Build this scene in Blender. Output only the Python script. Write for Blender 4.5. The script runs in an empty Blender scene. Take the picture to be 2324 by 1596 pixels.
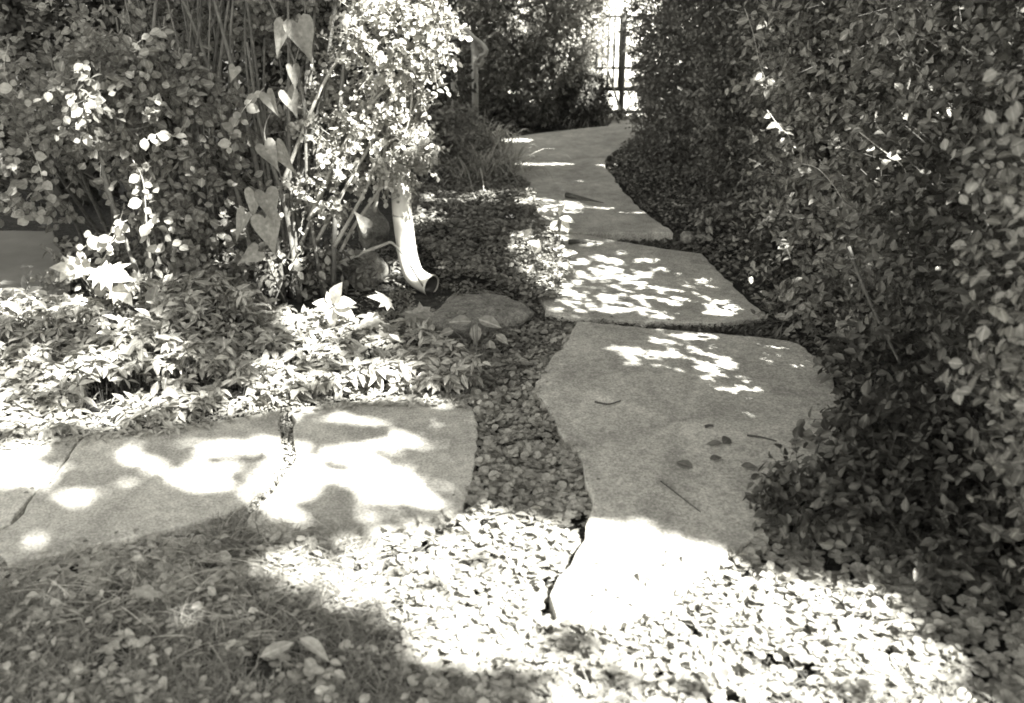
import bpy, math, random
import numpy as np
from mathutils import Vector
R = math.radians
sc = bpy.context.scene
# ------------------------------------------------------------------ camera
CAMH = 1.6; PITCH = R(21.5); F = 2258.0; CX, CY = 1162.0, 798.0
cd = bpy.data.cameras.new("camera"); cam = bpy.data.objects.new("camera", cd)
sc.collection.objects.link(cam); sc.camera = cam
cam.location = (0, 0, CAMH); cam.rotation_euler = (math.pi/2 - PITCH, 0, 0)
cd.lens = 35.0; cd.sensor_width = 36.0; cd.clip_start = 0.05; cd.clip_end = 400
cd.dof.use_dof = True; cd.dof.focus_distance = 4.5; cd.dof.aperture_fstop = 2.6
# ------------------------------------------------------------------ light
SUN_EL = 50.0
SAZ = np.array([0.707, -0.707])            # horizontal direction towards the sun (behind the camera, to the right)
w = bpy.data.worlds.new("World"); sc.world = w; w.use_nodes = True
nt = w.node_tree; bg = nt.nodes['Background']
sky = nt.nodes.new('ShaderNodeTexSky'); sky.sky_type = 'NISHITA'; sky.sun_disc = False
sky.sun_elevation = R(SUN_EL); sky.sun_rotation = math.atan2(SAZ[0], SAZ[1])
bw = nt.nodes.new('ShaderNodeRGBToBW'); tint = nt.nodes.new('ShaderNodeMixRGB'); tint.blend_type = 'MULTIPLY'
tint.inputs[0].default_value = 1; tint.inputs[2].default_value = (1.0, 0.98, 0.91, 1)
nt.links.new(sky.outputs[0], bw.inputs[0]); nt.links.new(bw.outputs[0], tint.inputs[1])
nt.links.new(tint.outputs[0], bg.inputs[0]); bg.inputs[1].default_value = 0.10
sl = bpy.data.lights.new("sun", 'SUN'); sl.energy = 5.0; sl.angle = R(0.5); sl.color = (1, 0.985, 0.93)
so = bpy.data.objects.new("sun", sl); sc.collection.objects.link(so)
ce = math.cos(R(SUN_EL)); SD = Vector((SAZ[0]*ce, SAZ[1]*ce, math.sin(R(SUN_EL))))
so.rotation_euler = SD.to_track_quat('Z', 'Y').to_euler(); so.location = (6, -6, 12)
sc.view_settings.view_transform = 'Standard'; sc.view_settings.look = 'None'
sc.view_settings.gamma = 1; sc.view_settings.exposure = 2.88
sc.render.resolution_x = 1024; sc.render.resolution_y = 703
sc.render.engine = 'CYCLES'
sc.cycles.filter_width = 1.8; sc.cycles.max_bounces = 6; sc.cycles.diffuse_bounces = 4; sc.cycles.glossy_bounces = 2
sc.cycles.transmission_bounces = 4; sc.cycles.transparent_max_bounces = 4
COT = 1/math.tan(R(SUN_EL))
rng = np.random.default_rng(7); random.seed(7)

# ------------------------------------------------------------------ where a point of the photo lies in the garden
cp, sp = math.cos(PITCH), math.sin(PITCH)
def ray(u, v):
    vo = (v-CY)/F
    return ((u-CX)/F, cp - vo*sp, -(sp + vo*cp))
def G(u, v, z=0.0):
    d = ray(u, v); t = (CAMH - z)/(-d[2]); return (d[0]*t, d[1]*t, z)
def P(u, v, Y):
    d = ray(u, v); t = Y/d[1]; return (d[0]*t, Y, CAMH + d[2]*t)
def img(x, y, z=0.0):
    dz = y*cp - (z-CAMH)*sp
    dy = -(y*sp + (z-CAMH)*cp)
    dz = np.maximum(dz, .2)
    return CX + F*x/dz, CY + F*dy/dz
# ------------------------------------------------------------------ value noise
_g = np.random.default_rng(99).random((64, 64, 64)).astype(np.float32)
def vn(p, s):
    q = np.asarray(p, float)*s; i = np.floor(q).astype(int); f = q-i; f = f*f*(3-2*f); i = i & 63; j = (i+1) & 63
    o = 0
    for a in (0, 1):
        for b in (0, 1):
            for c in (0, 1):
                wt = (f[:, 0] if a else 1-f[:, 0])*(f[:, 1] if b else 1-f[:, 1])*(f[:, 2] if c else 1-f[:, 2])
                o = o + wt*_g[(j if a else i)[:, 0], (j if b else i)[:, 1], (j if c else i)[:, 2]]
    return o
def n2(x, y, s, off=0.0):
    return vn(np.stack([x, y, np.full_like(x, 3.3+off)], 1), s)
def inpoly(x, y, poly):
    r = np.zeros(x.shape, bool); n = len(poly)
    for i in range(n):
        x1, y1 = poly[i]; x2, y2 = poly[(i+1) % n]
        c = ((y1 > y) != (y2 > y))
        r ^= c & (x < (x2-x1)*(y-y1)/((y2-y1) if y2 != y1 else 1e-9) + x1)
    return r
# ------------------------------------------------------------------ ground map of wanted sun; unseen leaf layers are shaped to it
def gp(*pts): return [G(u, v)[:2] for u, v in pts]
FIELD = gp((530,1270),(600,1240),(740,1222),(900,1196),(1000,1160),(1080,1132),(1200,1150),(1330,1160),(1440,1158),(1530,1215),(1620,1228),(1740,1270),
           (1850,1300),(1960,1290),(2060,1370),(2150,1430),(2230,1500),(2280,1596),(2300,1680),(1330,1700),(1180,1620),(1080,1560),(960,1500),(890,1440),(830,1390),(700,1350),(560,1310))
FIELD_SHADE = [(1250,1475,110,16),(1450,1530,75,30),(1400,1590,90,28),(1120,1560,90,26),(1560,1450,35,14),(1780,1480,30,12),(1950,1560,60,20),(1330,1440,50,10)]
SLAB = [(30,1065,95,50),(290,1038,62,24),(395,1075,110,20),(540,1010,130,26),(650,1070,80,30),(200,1115,60,14),(170,1140,60,26),(470,1105,60,16),
        (600,1135,75,22),(850,1088,74,44),(755,1035,62,28),(680,1090,60,30),(800,958,110,15),(930,985,45,12),(1000,1010,60,16),(985,1110,60,20),(640,1185,80,16),
        (860,1165,60,14),(100,1238,70,16),(850,1010,60,14),(940,1130,80,16),(440,1030,40,12),(1010,960,50,10),(670,930,60,16),(320,1150,40,8)]
BED = [(120,760,130,60),(60,880,120,90),(250,830,120,60),(180,950,200,50),(330,900,60,40),(740,850,130,60),(700,760,90,50),(800,880,100,30),(720,905,180,22),
       (640,640,50,30),(170,690,160,36),(0,700,60,60),(420,930,60,14),(1000,905,70,14),(880,770,30,20),(560,930,40,14)]
MIDC = [(1080,465,120,14),(1220,480,80,16),(1250,500,60,14),(1200,590,70,60),(1260,640,50,26),(960,520,60,20),(990,470,60,12),(1210,660,30,14)]
PATHC = [(1230,385,70,4),(1300,425,22,3),(1425,432,30,3),(1330,487,90,3),(1430,498,60,3),(1160,330,50,5),(1400,555,30,3),(1390,387,50,3)]
BSTREAK = gp((1235,625),(1330,585),(1480,600),(1650,655),(1740,700),(1640,716),(1240,718))
ASTREAK = gp((1420,742),(1560,758),(1660,815),(1800,938),(1760,945),(1560,865),(1500,800))
ASTREAK2 = gp((1640,768),(1800,780),(1880,850),(1900,960),(1850,945),(1760,850))
def ell(lst, u, v, k=1.0):
    r = np.zeros(u.shape, bool)
    for a, b, c, d in lst: r |= ((u-a)/(c*k))**2 + ((v-b)/(d*k))**2 < 1
    return r
BEAMS = []
def beam(u, v, Y, rx, ry=None):
    x, y, z = P(u, v, Y); BEAMS.append((x - SAZ[0]*z*COT, y - SAZ[1]*z*COT, rx, ry or rx, z))
for b in [(930,60,4.9,.36,.30),(980,140,5.0,.22,.2),(830,300,4.9,.2,.16),(900,220,4.9,.2,.16),(760,400,4.9,.2,.15),(850,380,4.9,.2,.12),(700,330,4.8,.1,.1),(930,330,5.0,.16,.14),
          (930,560,5.15,.11,.22),(940,640,5.15,.12,.1),(980,60,4.9,.3,.25),(668,100,4.3,.09,.08),(640,240,4.3,.10,.06),(665,170,4.3,.05,.05),(335,500,4.1,.05,.12),(335,450,4.1,.05,.1),(240,540,4.1,.12,.06),(200,240,4.3,.1,.05),
          (380,300,4.3,.08,.04),(540,280,4.6,.12,.04),(300,60,4.6,.1,.04),(230,620,4.2,.16,.08),(760,690,4.2,.15,.13),(80,440,5,.12,.04),(660,600,4.8,.1,.12),
          (560,620,4.9,.1,.08),(700,480,4.9,.14,.1),(1720,80,5.0,.1,.08),(1730,200,4.8,.05,.08),(1760,300,4.5,.05,.05),(2010,130,3.4,.06,.05),(2100,420,3.2,.04,.03),
          (1840,380,4.0,.08,.04),(2080,640,3.0,.05,.04),(1075,150,9.7,.06,.08),(1290,500,5.9,.1,.12),(180,230,4.4,.06,.12),(120,450,4.6,.1,.05),(460,180,4.6,.05,.03),
          (1750,690,4.6,.06,.04),(2120,30,3.2,.08,.06),(1960,90,3.8,.10,.05),(1850,260,4.2,.07,.04),(1900,470,3.8,.10,.06),(2080,250,3.3,.08,.05),(1800,560,4.3,.10,.05),(2250,330,2.8,.03,.02),(2200,500,2.9,.03,.02),(1990,620,3.3,.04,.03),(1700,330,5.0,.1,.05),(1620,230,6.5,.05,.04),(1560,120,7.5,.05,.04),(2090,1055,2.9,.02,.02),(1580,430,6.4,.05,.03),(1180,60,10.2,.25,.1),(1350,200,10.2,.15,.15),(1380,60,10.2,.3,.2),(1250,150,10.2,.2,.1),(1830,760,4.2,.07,.04),(2150,50,3.2,.1,.07)]: beam(*b)
_br = np.random.default_rng(5)
for i in range(52):
    bu, bv = _br.uniform(1700, 2320), _br.uniform(-20, 420); beam(bu, bv, 5.3 - (bu-1650)*.0040 + _br.uniform(-.2, .2), _br.uniform(.025, .055))
def beams(x, y, k=1.0, z=None):
    L = np.zeros(x.shape, bool)
    for bx, by, rx, ry, bz in BEAMS:
        h = ((x-bx)/(rx*k))**2 + ((y-by)/(ry*k))**2 < 1
        L |= h if z is None else h & (z > bz+.10)
    return L
BZONE = gp((1215,620),(1330,570),(1500,585),(1680,645),(1780,700),(1720,735),(1240,730))
AZONE = gp((1390,735),(1560,750),(1640,760),(1800,770),(1900,850),(1930,970),(1850,965),(1760,970),(1550,880),(1460,800))
def lit(x, y, coarse=False, z=None):
    """True where a ray that would land at ground point (x, y) is let through the shaped leaf layers"""
    u, v = img(x, y); r0 = n2(x, y, 5.0); fine = n2(x, y*1.0, 26.0); mid = n2(x, y, 11.0, 7)
    wu = u + (n2(x, y, 3.0, 11)-.5)*90*(v/1000); wv = v + (n2(x, y, 4.0, 5)-.5)*36*(v/1000)
    L = inpoly(x + (mid-.5)*.10, y + (r0-.5)*.10, FIELD) & ~ell(FIELD_SHADE, wu, wv, .55) & (mid*.6 + fine*.4 > .19)
    L |= ell(SLAB, wu*.5+u*.5, wv*.5+v*.5, 1.25) & (u < 1085)
    L |= (ell(BED, wu, wv, 1.3) & (mid > .32)) | (ell(MIDC, wu, wv) & (fine*.5+mid*.5 > .47)) | (ell(PATHC, u + (fine-.5)*20, v + (fine-.5)*3))
    if coarse: return L | inpoly(x, y, BZONE) | inpoly(x, y, AZONE) | ell(MIDC, u, v, 1.15) | ell(PATHC, u, v, 1.7) | beams(x, y, 1.15) | ((y > 10.7) & (x > .2))
    L |= inpoly(x + (mid-.5)*.1, y + (mid-.5)*.14, BSTREAK) & (n2(x*.75+y*.75, (y-x)*.26, 46.0)*.72 + mid*.28 > .48) 
    L |= inpoly(x + (mid-.5)*.1, y + (mid-.5)*.1, ASTREAK) & (n2(x*.75+y*.75, (y-x)*.26, 48.0, 4)*.72+mid*.28 > .49)
    L |= inpoly(x, y, ASTREAK2) & (n2(x*.75+y*.75, (y-x)*.28, 44.0, 9)*.7+mid*.3 > .58)
    L |= beams(x, y, 1.0, z)
    L |= (y > 10.9 + .3*r0) & (x > .2)
    return L
def vg(p):  # virtual landing point of the ray that passes p
    return p[:, 0] - SAZ[0]*p[:, 2]*COT, p[:, 1] - SAZ[1]*p[:, 2]*COT

# ------------------------------------------------------------------ materials
TINT = (1.0, 0.98, 0.90)
def gcol(v): return (v*TINT[0], v*TINT[1], v*TINT[2], 1)
def newmat(name):
    m = bpy.data.materials.new(name); m.use_nodes = True; n = m.node_tree.nodes; n.clear()
    return m, m.node_tree, n, n.new('ShaderNodeOutputMaterial')
def leafmat(name, a, b, trans=.25, gloss=.06, rough=.45, midrib=.0):
    m, t, n, out = newmat(name)
    at = n.new('ShaderNodeAttribute'); at.attribute_name = 'rnd'
    rp = n.new('ShaderNodeValToRGB'); rp.color_ramp.elements[0].color = gcol(a); rp.color_ramp.elements[1].color = gcol(b)
    t.links.new(at.outputs['Fac'], rp.inputs[0]); col = rp.outputs[0]
    if midrib:
        am = n.new('ShaderNodeAttribute'); am.attribute_name = 'mid'
        mr = n.new('ShaderNodeMapRange'); mr.inputs[1].default_value = .80; mr.inputs[2].default_value = .97
        mr.inputs[4].default_value = midrib
        t.links.new(am.outputs['Fac'], mr.inputs[0])
        mx = n.new('ShaderNodeMixRGB'); mx.inputs[2].default_value = gcol(min(b*2.2, .7))
        t.links.new(mr.outputs[0], mx.inputs[0]); t.links.new(col, mx.inputs[1]); col = mx.outputs[0]
    tc = n.new('ShaderNodeTexCoord'); ns = n.new('ShaderNodeTexNoise'); ns.inputs['Scale'].default_value = 60; ns.inputs['Detail'].default_value = 2
    t.links.new(tc.outputs['Object'], ns.inputs['Vector'])
    mr2 = n.new('ShaderNodeMapRange'); mr2.inputs[1].default_value = .3; mr2.inputs[2].default_value = .7; mr2.inputs[3].default_value = .72; mr2.inputs[4].default_value = 1.25
    t.links.new(ns.outputs[0], mr2.inputs[0])
    mu = n.new('ShaderNodeMixRGB'); mu.blend_type = 'MULTIPLY'; mu.inputs[0].default_value = 1
    t.links.new(col, mu.inputs[1]); t.links.new(mr2.outputs[0], mu.inputs[2]); col = mu.outputs[0]
    d = n.new('ShaderNodeBsdfDiffuse'); tr = n.new('ShaderNodeBsdfTranslucent'); g = n.new('ShaderNodeBsdfGlossy')
    g.inputs['Roughness'].default_value = rough; g.inputs[0].default_value = gcol(.8)
    t.links.new(col, d.inputs[0]); t.links.new(col, tr.inputs[0])
    m1 = n.new('ShaderNodeMixShader'); m1.inputs[0].default_value = trans; m2 = n.new('ShaderNodeMixShader'); m2.inputs[0].default_value = gloss
    t.links.new(d.outputs[0], m1.inputs[1]); t.links.new(tr.outputs[0], m1.inputs[2])
    t.links.new(m1.outputs[0], m2.inputs[1]); t.links.new(g.outputs[0], m2.inputs[2]); t.links.new(m2.outputs[0], out.inputs[0])
    return m
def plain(name, a, b, scale=20, rough=.8, bump=.3, bscale=None, metal=0, fine=None, patch=None, spec=.3):
    m, t, n, out = newmat(name)
    bs = n.new('ShaderNodeBsdfPrincipled'); bs.inputs['Roughness'].default_value = rough; bs.inputs['Metallic'].default_value = metal
    bs.inputs['Specular IOR Level'].default_value = spec
    tc = n.new('ShaderNodeTexCoord'); ns = n.new('ShaderNodeTexNoise'); ns.inputs['Scale'].default_value = scale; ns.inputs['Detail'].default_value = 8; ns.inputs['Roughness'].default_value = .65
    t.links.new(tc.outputs['Object'], ns.inputs['Vector'])
    rp = n.new('ShaderNodeValToRGB'); rp.color_ramp.elements[0].position = .33; rp.color_ramp.elements[1].position = .67
    rp.color_ramp.elements[0].color = gcol(a); rp.color_ramp.elements[1].color = gcol(b)
    t.links.new(ns.outputs[0], rp.inputs[0]); col = rp.outputs[0]
    def mult(sc_, lo, hi, p0=.3, p1=.7, det=4):
        nonlocal col
        k = n.new('ShaderNodeTexNoise'); k.inputs['Scale'].default_value = sc_; k.inputs['Detail'].default_value = det
        t.links.new(tc.outputs['Object'], k.inputs['Vector'])
        r = n.new('ShaderNodeMapRange'); r.inputs[1].default_value = p0; r.inputs[2].default_value = p1; r.inputs[3].default_value = lo; r.inputs[4].default_value = hi
        t.links.new(k.outputs[0], r.inputs[0])
        x = n.new('ShaderNodeMixRGB'); x.blend_type = 'MULTIPLY'; x.inputs[0].default_value = 1
        t.links.new(col, x.inputs[1]); t.links.new(r.outputs[0], x.inputs[2]); col = x.outputs[0]
    if fine: mult(fine, .70, 1.30, .32, .68, 2); mult(fine*.25, .88, 1.12, .35, .65, 3)
    if patch: mult(patch, .70, 1.14)
    t.links.new(col, bs.inputs['Base Color'])
    bp = n.new('ShaderNodeBump'); bp.inputs['Strength'].default_value = bump; bp.inputs['Distance'].default_value = .01
    nb = n.new('ShaderNodeTexNoise'); nb.inputs['Scale'].default_value = bscale or scale*6; nb.inputs['Detail'].default_value = 4
    t.links.new(tc.outputs['Object'], nb.inputs['Vector']); t.links.new(nb.outputs[0], bp.inputs['Height']); t.links.new(bp.outputs[0], bs.inputs['Normal'])
    t.links.new(bs.outputs[0], out.inputs[0])
    return m
M = dict(
 concrete=plain('concrete', .34, .50, 9, .9, .4, 160, fine=120, patch=3.2),
 soil=plain('soil', .02, .055, 30, 1, .8, 80, fine=120),
 litter=plain('litter', .10, .3, 60, .9, .3),
 stone=plain('stone', .11, .28, 22, .9, .6, 60, fine=130),
 boulder=plain('boulder', .14, .30, 18, .9, .7, 60, fine=130),
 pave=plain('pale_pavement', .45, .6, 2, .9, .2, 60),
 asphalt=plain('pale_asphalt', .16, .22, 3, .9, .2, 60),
 pipe=plain('white_pipe', .66, .80, 7, .5, .06, 90, patch=5),
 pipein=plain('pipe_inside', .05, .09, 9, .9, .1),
 iron=plain('dark_iron', .05, .08, 40, .6, .2),
 rail=plain('weathered_rail', .24, .38, 14, .55, .15),
 bark=plain('bark', .06, .14, 40, .95, .8, 90),
 cane=plain('cane', .09, .19, 30, .85, .4, 120),
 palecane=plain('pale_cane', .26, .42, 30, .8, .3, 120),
 twig=plain('twig', .05, .09, 60, .9, .3),
 gravel=plain('gravel', .25, .5, 90, .9, .4),
 house=plain('white_siding', .70, .78, 3, .7, .1),
 ivy=leafmat('creeper_leaf', .20, .40, .2, .05, .5, .25),
 grass=leafmat('grass_blade', .14, .30, .3, .05),
 clump=leafmat('clump_blade', .22, .50, .3, .06),
 drygrass=leafmat('dry_grass', .3, .5, .3, .03),
 vinca=leafmat('bed_leaf', .16, .38, .18, .10, .35, .5),
 fine=leafmat('fine_leaf', .10, .27, .2, .07),
 shrub=leafmat('shrub_leaf', .12, .25, .3, .05, .45, .3),
 pale=leafmat('sun_pale_shrub_leaf', .22, .40, .3, .06, .45),  # paler copy of the shrub leaf, standing for leaves in sun
 hedge=leafmat('hedge_leaf', .07, .16, .22, .09, .35),
 back=leafmat('back_hedge_leaf', .16, .34, .3, .08, .4),
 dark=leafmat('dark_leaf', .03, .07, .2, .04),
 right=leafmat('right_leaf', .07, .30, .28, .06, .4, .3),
 heart=leafmat('heart_leaf', .22, .28, .35, .04, .5, .35),
 seed=leafmat('seedling_leaf', .22, .36, .3, .05, .45, .5),
 white=leafmat('pale_sunlit_leaf', .45, .6, .3, .04, .5),  # on the maple seedling this near-white tone stands for sunlit leaves
 crown=leafmat('crown_leaf', .05, .10, .12, .02),
 dry=leafmat('fallen_leaf', .10, .14, .05, .03, .6, .3),
 drypale=leafmat('pale_fallen_leaf', .26, .36, .1, .03, .6, .3),
 moss=leafmat('weed_leaf', .06, .14, .2, .04),
)
# ------------------------------------------------------------------ mesh helpers
class MB:
    def __init__(s): s.v = []; s.t = []; s.r = []; s.m = []; s.n = 0
    def add(s, v, t, r=.5, m=0.0):
        v = np.asarray(v, np.float32).reshape(-1, 3); t = np.asarray(t, np.int64).reshape(-1, 3)
        s.v.append(v); s.t.append(t + s.n); s.n += len(v)
        s.r.append(np.full(len(v), r, np.float32) if np.isscalar(r) else np.asarray(r, np.float32))
        s.m.append(np.full(len(v), m, np.float32) if np.isscalar(m) else np.asarray(m, np.float32))
    def mesh(s, name, mat, smooth=True):
        me = bpy.data.meshes.new(name)
        if s.v:
            v = np.concatenate(s.v); t = np.concatenate(s.t).astype(np.int32); k = len(t)
            me.vertices.add(len(v)); me.vertices.foreach_set('co', v.ravel())
            me.loops.add(k*3); me.loops.foreach_set('vertex_index', t.ravel())
            me.polygons.add(k); me.polygons.foreach_set('loop_start', np.arange(k, dtype=np.int32)*3)
            me.polygons.foreach_set('loop_total', np.full(k, 3, np.int32))
            me.polygons.foreach_set('use_smooth', np.full(k, smooth))
            me.update(calc_edges=True)
            a = me.attributes.new('rnd', 'FLOAT', 'POINT'); a.data.foreach_set('value', np.concatenate(s.r))
            a = me.attributes.new('mid', 'FLOAT', 'POINT'); a.data.foreach_set('value', np.concatenate(s.m))
        me.materials.append(mat); return me
    def build(s, name, mat, parent=None, smooth=True):
        o = bpy.data.objects.new(name, s.mesh(name, mat, smooth)); sc.collection.objects.link(o)
        if parent: 
            o.parent = parent; o.location = tuple(-c for c in parent.location)
        return o
def tag(o, label=None, cat=None, group=None, kind=None):
    if label: o['label'] = label
    if cat: o['category'] = cat
    if group: o['group'] = group
    if kind: o['kind'] = kind
    return o
def thing(name, loc, label, cat, group=None):
    o = bpy.data.objects.new(name, None); sc.collection.objects.link(o); o.location = loc; o.empty_display_size = .1
    return tag(o, label, cat, group)
def nrm(a): return a/np.maximum(np.linalg.norm(a, axis=-1, keepdims=True), 1e-9)
# leaf templates: base at the origin, tip along +y, face up
def leaf_t(n=3, wid=.28, pos=.42, fold=.18, curl=.15, pw=1.0):
    vs = [(0, 0, 0)]; mid = [1.0]; idx = []
    for i in range(1, n):
        t = i/n
        wv = wid*(math.sin(math.pi*t**(math.log(.5)/math.log(pos))))**pw
        z = -curl*t*t; idx.append(len(vs))
        vs += [(0, t, z), (-wv, t-.02, z+wv*fold*2), (wv, t-.02, z+wv*fold*2)]; mid += [1, 0, 0]
    vs.append((0, 1, -curl)); mid.append(1.0); L = len(vs)-1; tr = []
    a = idx[0]; tr += [(0, a, a+1), (0, a+2, a)]
    for i in range(len(idx)-1):
        a, b = idx[i], idx[i+1]
        tr += [(a, b, b+1), (a, b+1, a+1), (a, b+2, b), (a, a+2, b+2)]
    a = idx[-1]; tr += [(a, L, a+1), (a, a+2, L)]
    return np.array(vs, np.float32), np.array(tr), np.array(mid, np.float32)
def fan_t(pts, cz=-.06, c=(0, .3)):
    vs = [(c[0], c[1], cz)] + [(x, y, z if z is not None else 0) for x, y, z in pts]; n = len(pts)
    tr = [(0, i, i+1) for i in range(1, n)]
    return np.array(vs, np.float32), np.array(tr), np.array([1.0]+[0]*n, np.float32)
def kidney():
    pts = [(.03, .24, -.01)]; mid = [1, 1]; N = 15
    for i in range(N):
        a = R(-74 + 328*i/(N-1)); o = i % 2 == 0; rr = .5*(1.0 if o else .93)
        pts.append((rr*math.cos(a), .42 + rr*.94*math.sin(a), -.01 if o else .02)); mid.append(.99 if o else .2)
    pts.append((-.03, .24, -.01)); mid.append(1)
    v, t, m = fan_t(pts, -.07, (0, .32)); return v, t, np.array(mid, np.float32)
def heart():
    h = [(0, .10, 0), (.10, -.02, .02), (.24, -.08, .05), (.38, .0, .06), (.41, .16, .07), (.35, .38, .03), (.24, .60, -.01), (.10, .88, -.06), (0, 1.18, -.16)]
    pts = h + [(-x, y, z) for x, y, z in h[-2::-1]]
    return fan_t(pts, -.05, (0, .34))
def maple():
    h = [(0, .0, 0), (.10, .04, .01), (.34, -.10, -.03), (.30, .12, .02), (.58, .26, -.05), (.40, .36, .03), (.56, .62, -.04), (.26, .50, .02), (.22, .66, .01), (0, 1.0, -.10)]
    pts = h + [(-x, y, z) for x, y, z in h[-2::-1]]
    return fan_t(pts, .0, (0, .32))
T_OV = leaf_t(4, .30, .45, .2, .12); T_OVL = leaf_t(3, .30, .45, .2, .1); T_RND = leaf_t(4, .40, .5, .10, .1, .7)
T_RNDL = leaf_t(3, .40, .5, .14, .1, .7); T_LAN = leaf_t(4, .17, .45, .25, .22); T_TINY = leaf_t(2, .30, .5, .2, .05)
T_BL = leaf_t(5, .035, .3, .3, .35, .7); T_KID = kidney(); T_HEART = heart(); T_MAPLE = maple()
def bake(mb, T, pos, yd, zd, size, rnd=None, wide=1.0):
    V, tr, mid = T; N = len(pos)
    if N == 0: return
    yd = nrm(yd); xd = nrm(np.cross(yd, zd)); zd = np.cross(xd, yd)
    size = np.broadcast_to(np.asarray(size, float), (N,))
    wd = np.broadcast_to(np.asarray(wide, float), (N,))
    W = (V[None, :, 0:1]*xd[:, None]*wd[:, None, None] + V[None, :, 1:2]*yd[:, None] + V[None, :, 2:3]*zd[:, None])*size[:, None, None] + pos[:, None]
    k = len(V); t = tr[None] + (np.arange(N)*k)[:, None, None]
    if rnd is None: rnd = rng.random(N)
    mb.add(W.reshape(-1, 3), t.reshape(-1, 3), np.repeat(rnd, k), np.tile(mid, N))
def sticks(mb, a, b, r0, r1):
    """many thin three-sided twigs from a to b"""
    N = len(a); d = nrm(b-a); ref = np.where(np.abs(d[:, 2:3]) > .9, np.array([[1., 0, 0]]), np.array([[0, 0, 1.]]))
    x = nrm(np.cross(d, ref)); y = np.cross(d, x); r0 = np.broadcast_to(r0, (N,)); r1 = np.broadcast_to(r1, (N,))
    vs = []
    for e, rr in ((a, r0), (b, r1)):
        for k in range(3):
            an = 2*math.pi*k/3; vs.append(e + (x*math.cos(an) + y*math.sin(an))*rr[:, None])
    W = np.stack(vs, 1); tr = []
    for k in range(3):
        l = (k+1) % 3; tr += [(k, l, 3+l), (k, 3+l, 3+k)]
    t = np.array(tr)[None] + (np.arange(N)*6)[:, None, None]
    mb.add(W.reshape(-1, 3), t.reshape(-1, 3), np.repeat(rng.random(N), 6))
def tube(mb, pts, rad, n=8, cap=True):
    pts = np.asarray(pts, float); k = len(pts); rad = np.broadcast_to(np.asarray(rad, float), (k,))
    d = np.gradient(pts, axis=0); d = nrm(d); ref = np.array([0, 0, 1.]) if abs(d[0, 2]) < .9 else np.array([1., 0, 0])
    x = nrm(np.cross(d[0], ref)); vs = []
    for i in range(k):
        x = nrm(x - d[i]*np.dot(x, d[i])); y = np.cross(d[i], x)
        for j in range(n):
            a = 2*math.pi*j/n; vs.append(pts[i] + (x*math.cos(a) + y*math.sin(a))*rad[i])
    tr = []
    for i in range(k-1):
        for j in range(n):
            a, b = i*n+j, i*n+(j+1) % n; tr += [(a, b, b+n), (a, b+n, a+n)]
    if cap:
        c0 = len(vs); vs += [pts[0], pts[-1]]
        for j in range(n): tr += [(c0, (j+1) % n, j), (c0+1, (k-1)*n+j, (k-1)*n+(j+1) % n)]
    mb.add(np.array(vs), tr, random.random())
def curve(pts, n=14):
    """Catmull-Rom through pts"""
    p = [np.array(q, float) for q in pts]; p = [2*p[0]-p[1]] + p + [2*p[-1]-p[-2]]; out = []
    for i in range(1, len(p)-2):
        for s in range(n):
            t = s/n; out.append(.5*((2*p[i]) + (-p[i-1]+p[i+1])*t + (2*p[i-1]-5*p[i]+4*p[i+1]-p[i+2])*t*t + (-p[i-1]+3*p[i]-3*p[i+1]+p[i+2])*t**3))
    out.append(p[-2]); return np.array(out)

# ------------------------------------------------------------------ foliage in bulk
def sample_vol(vols, n, shell=.6, lump=.25, ls=2.6, thr=0, ts=5.0):
    wts = np.array([v[3]*v[4]+v[4]*v[5]+v[3]*v[5] for v in vols]); idx = rng.choice(len(vols), n, p=wts/wts.sum()); vv = np.array([v[:6] for v in vols])[idx]
    d = nrm(rng.normal(size=(n, 3))); r = shell + (1-shell)*rng.random(n)**.6
    lumpn = vn(d*1.0 + vv[:, :3] + 20, ls)
    r = r*(1 - lump/2 + lump*lumpn*1.6)
    p = vv[:, :3] + d*vv[:, 3:6]*r[:, None]
    k = p[:, 2] > .03
    if thr: k &= vn(p+50, ts)*.6 + vn(p+70, 2.1)*.4 > thr
    return p[k], nrm(d[k]*np.array([1, 1, .8])/vv[k, 3:6])
VOIDS = [(*P(2080, 130, 3.5), .30), (*P(2060, 860, 3.0), .10), (*P(2250, 1000, 2.5), .09), (*P(1700, 560, 4.9), .22), (*P(1900, 620, 3.7), .15), (*P(230, 430, 5.0), .24), (*P(1470, 90, 8.0), .25), (*P(2180, 620, 2.7), .12), (*P(500, 480, 4.7), .12)]
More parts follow.
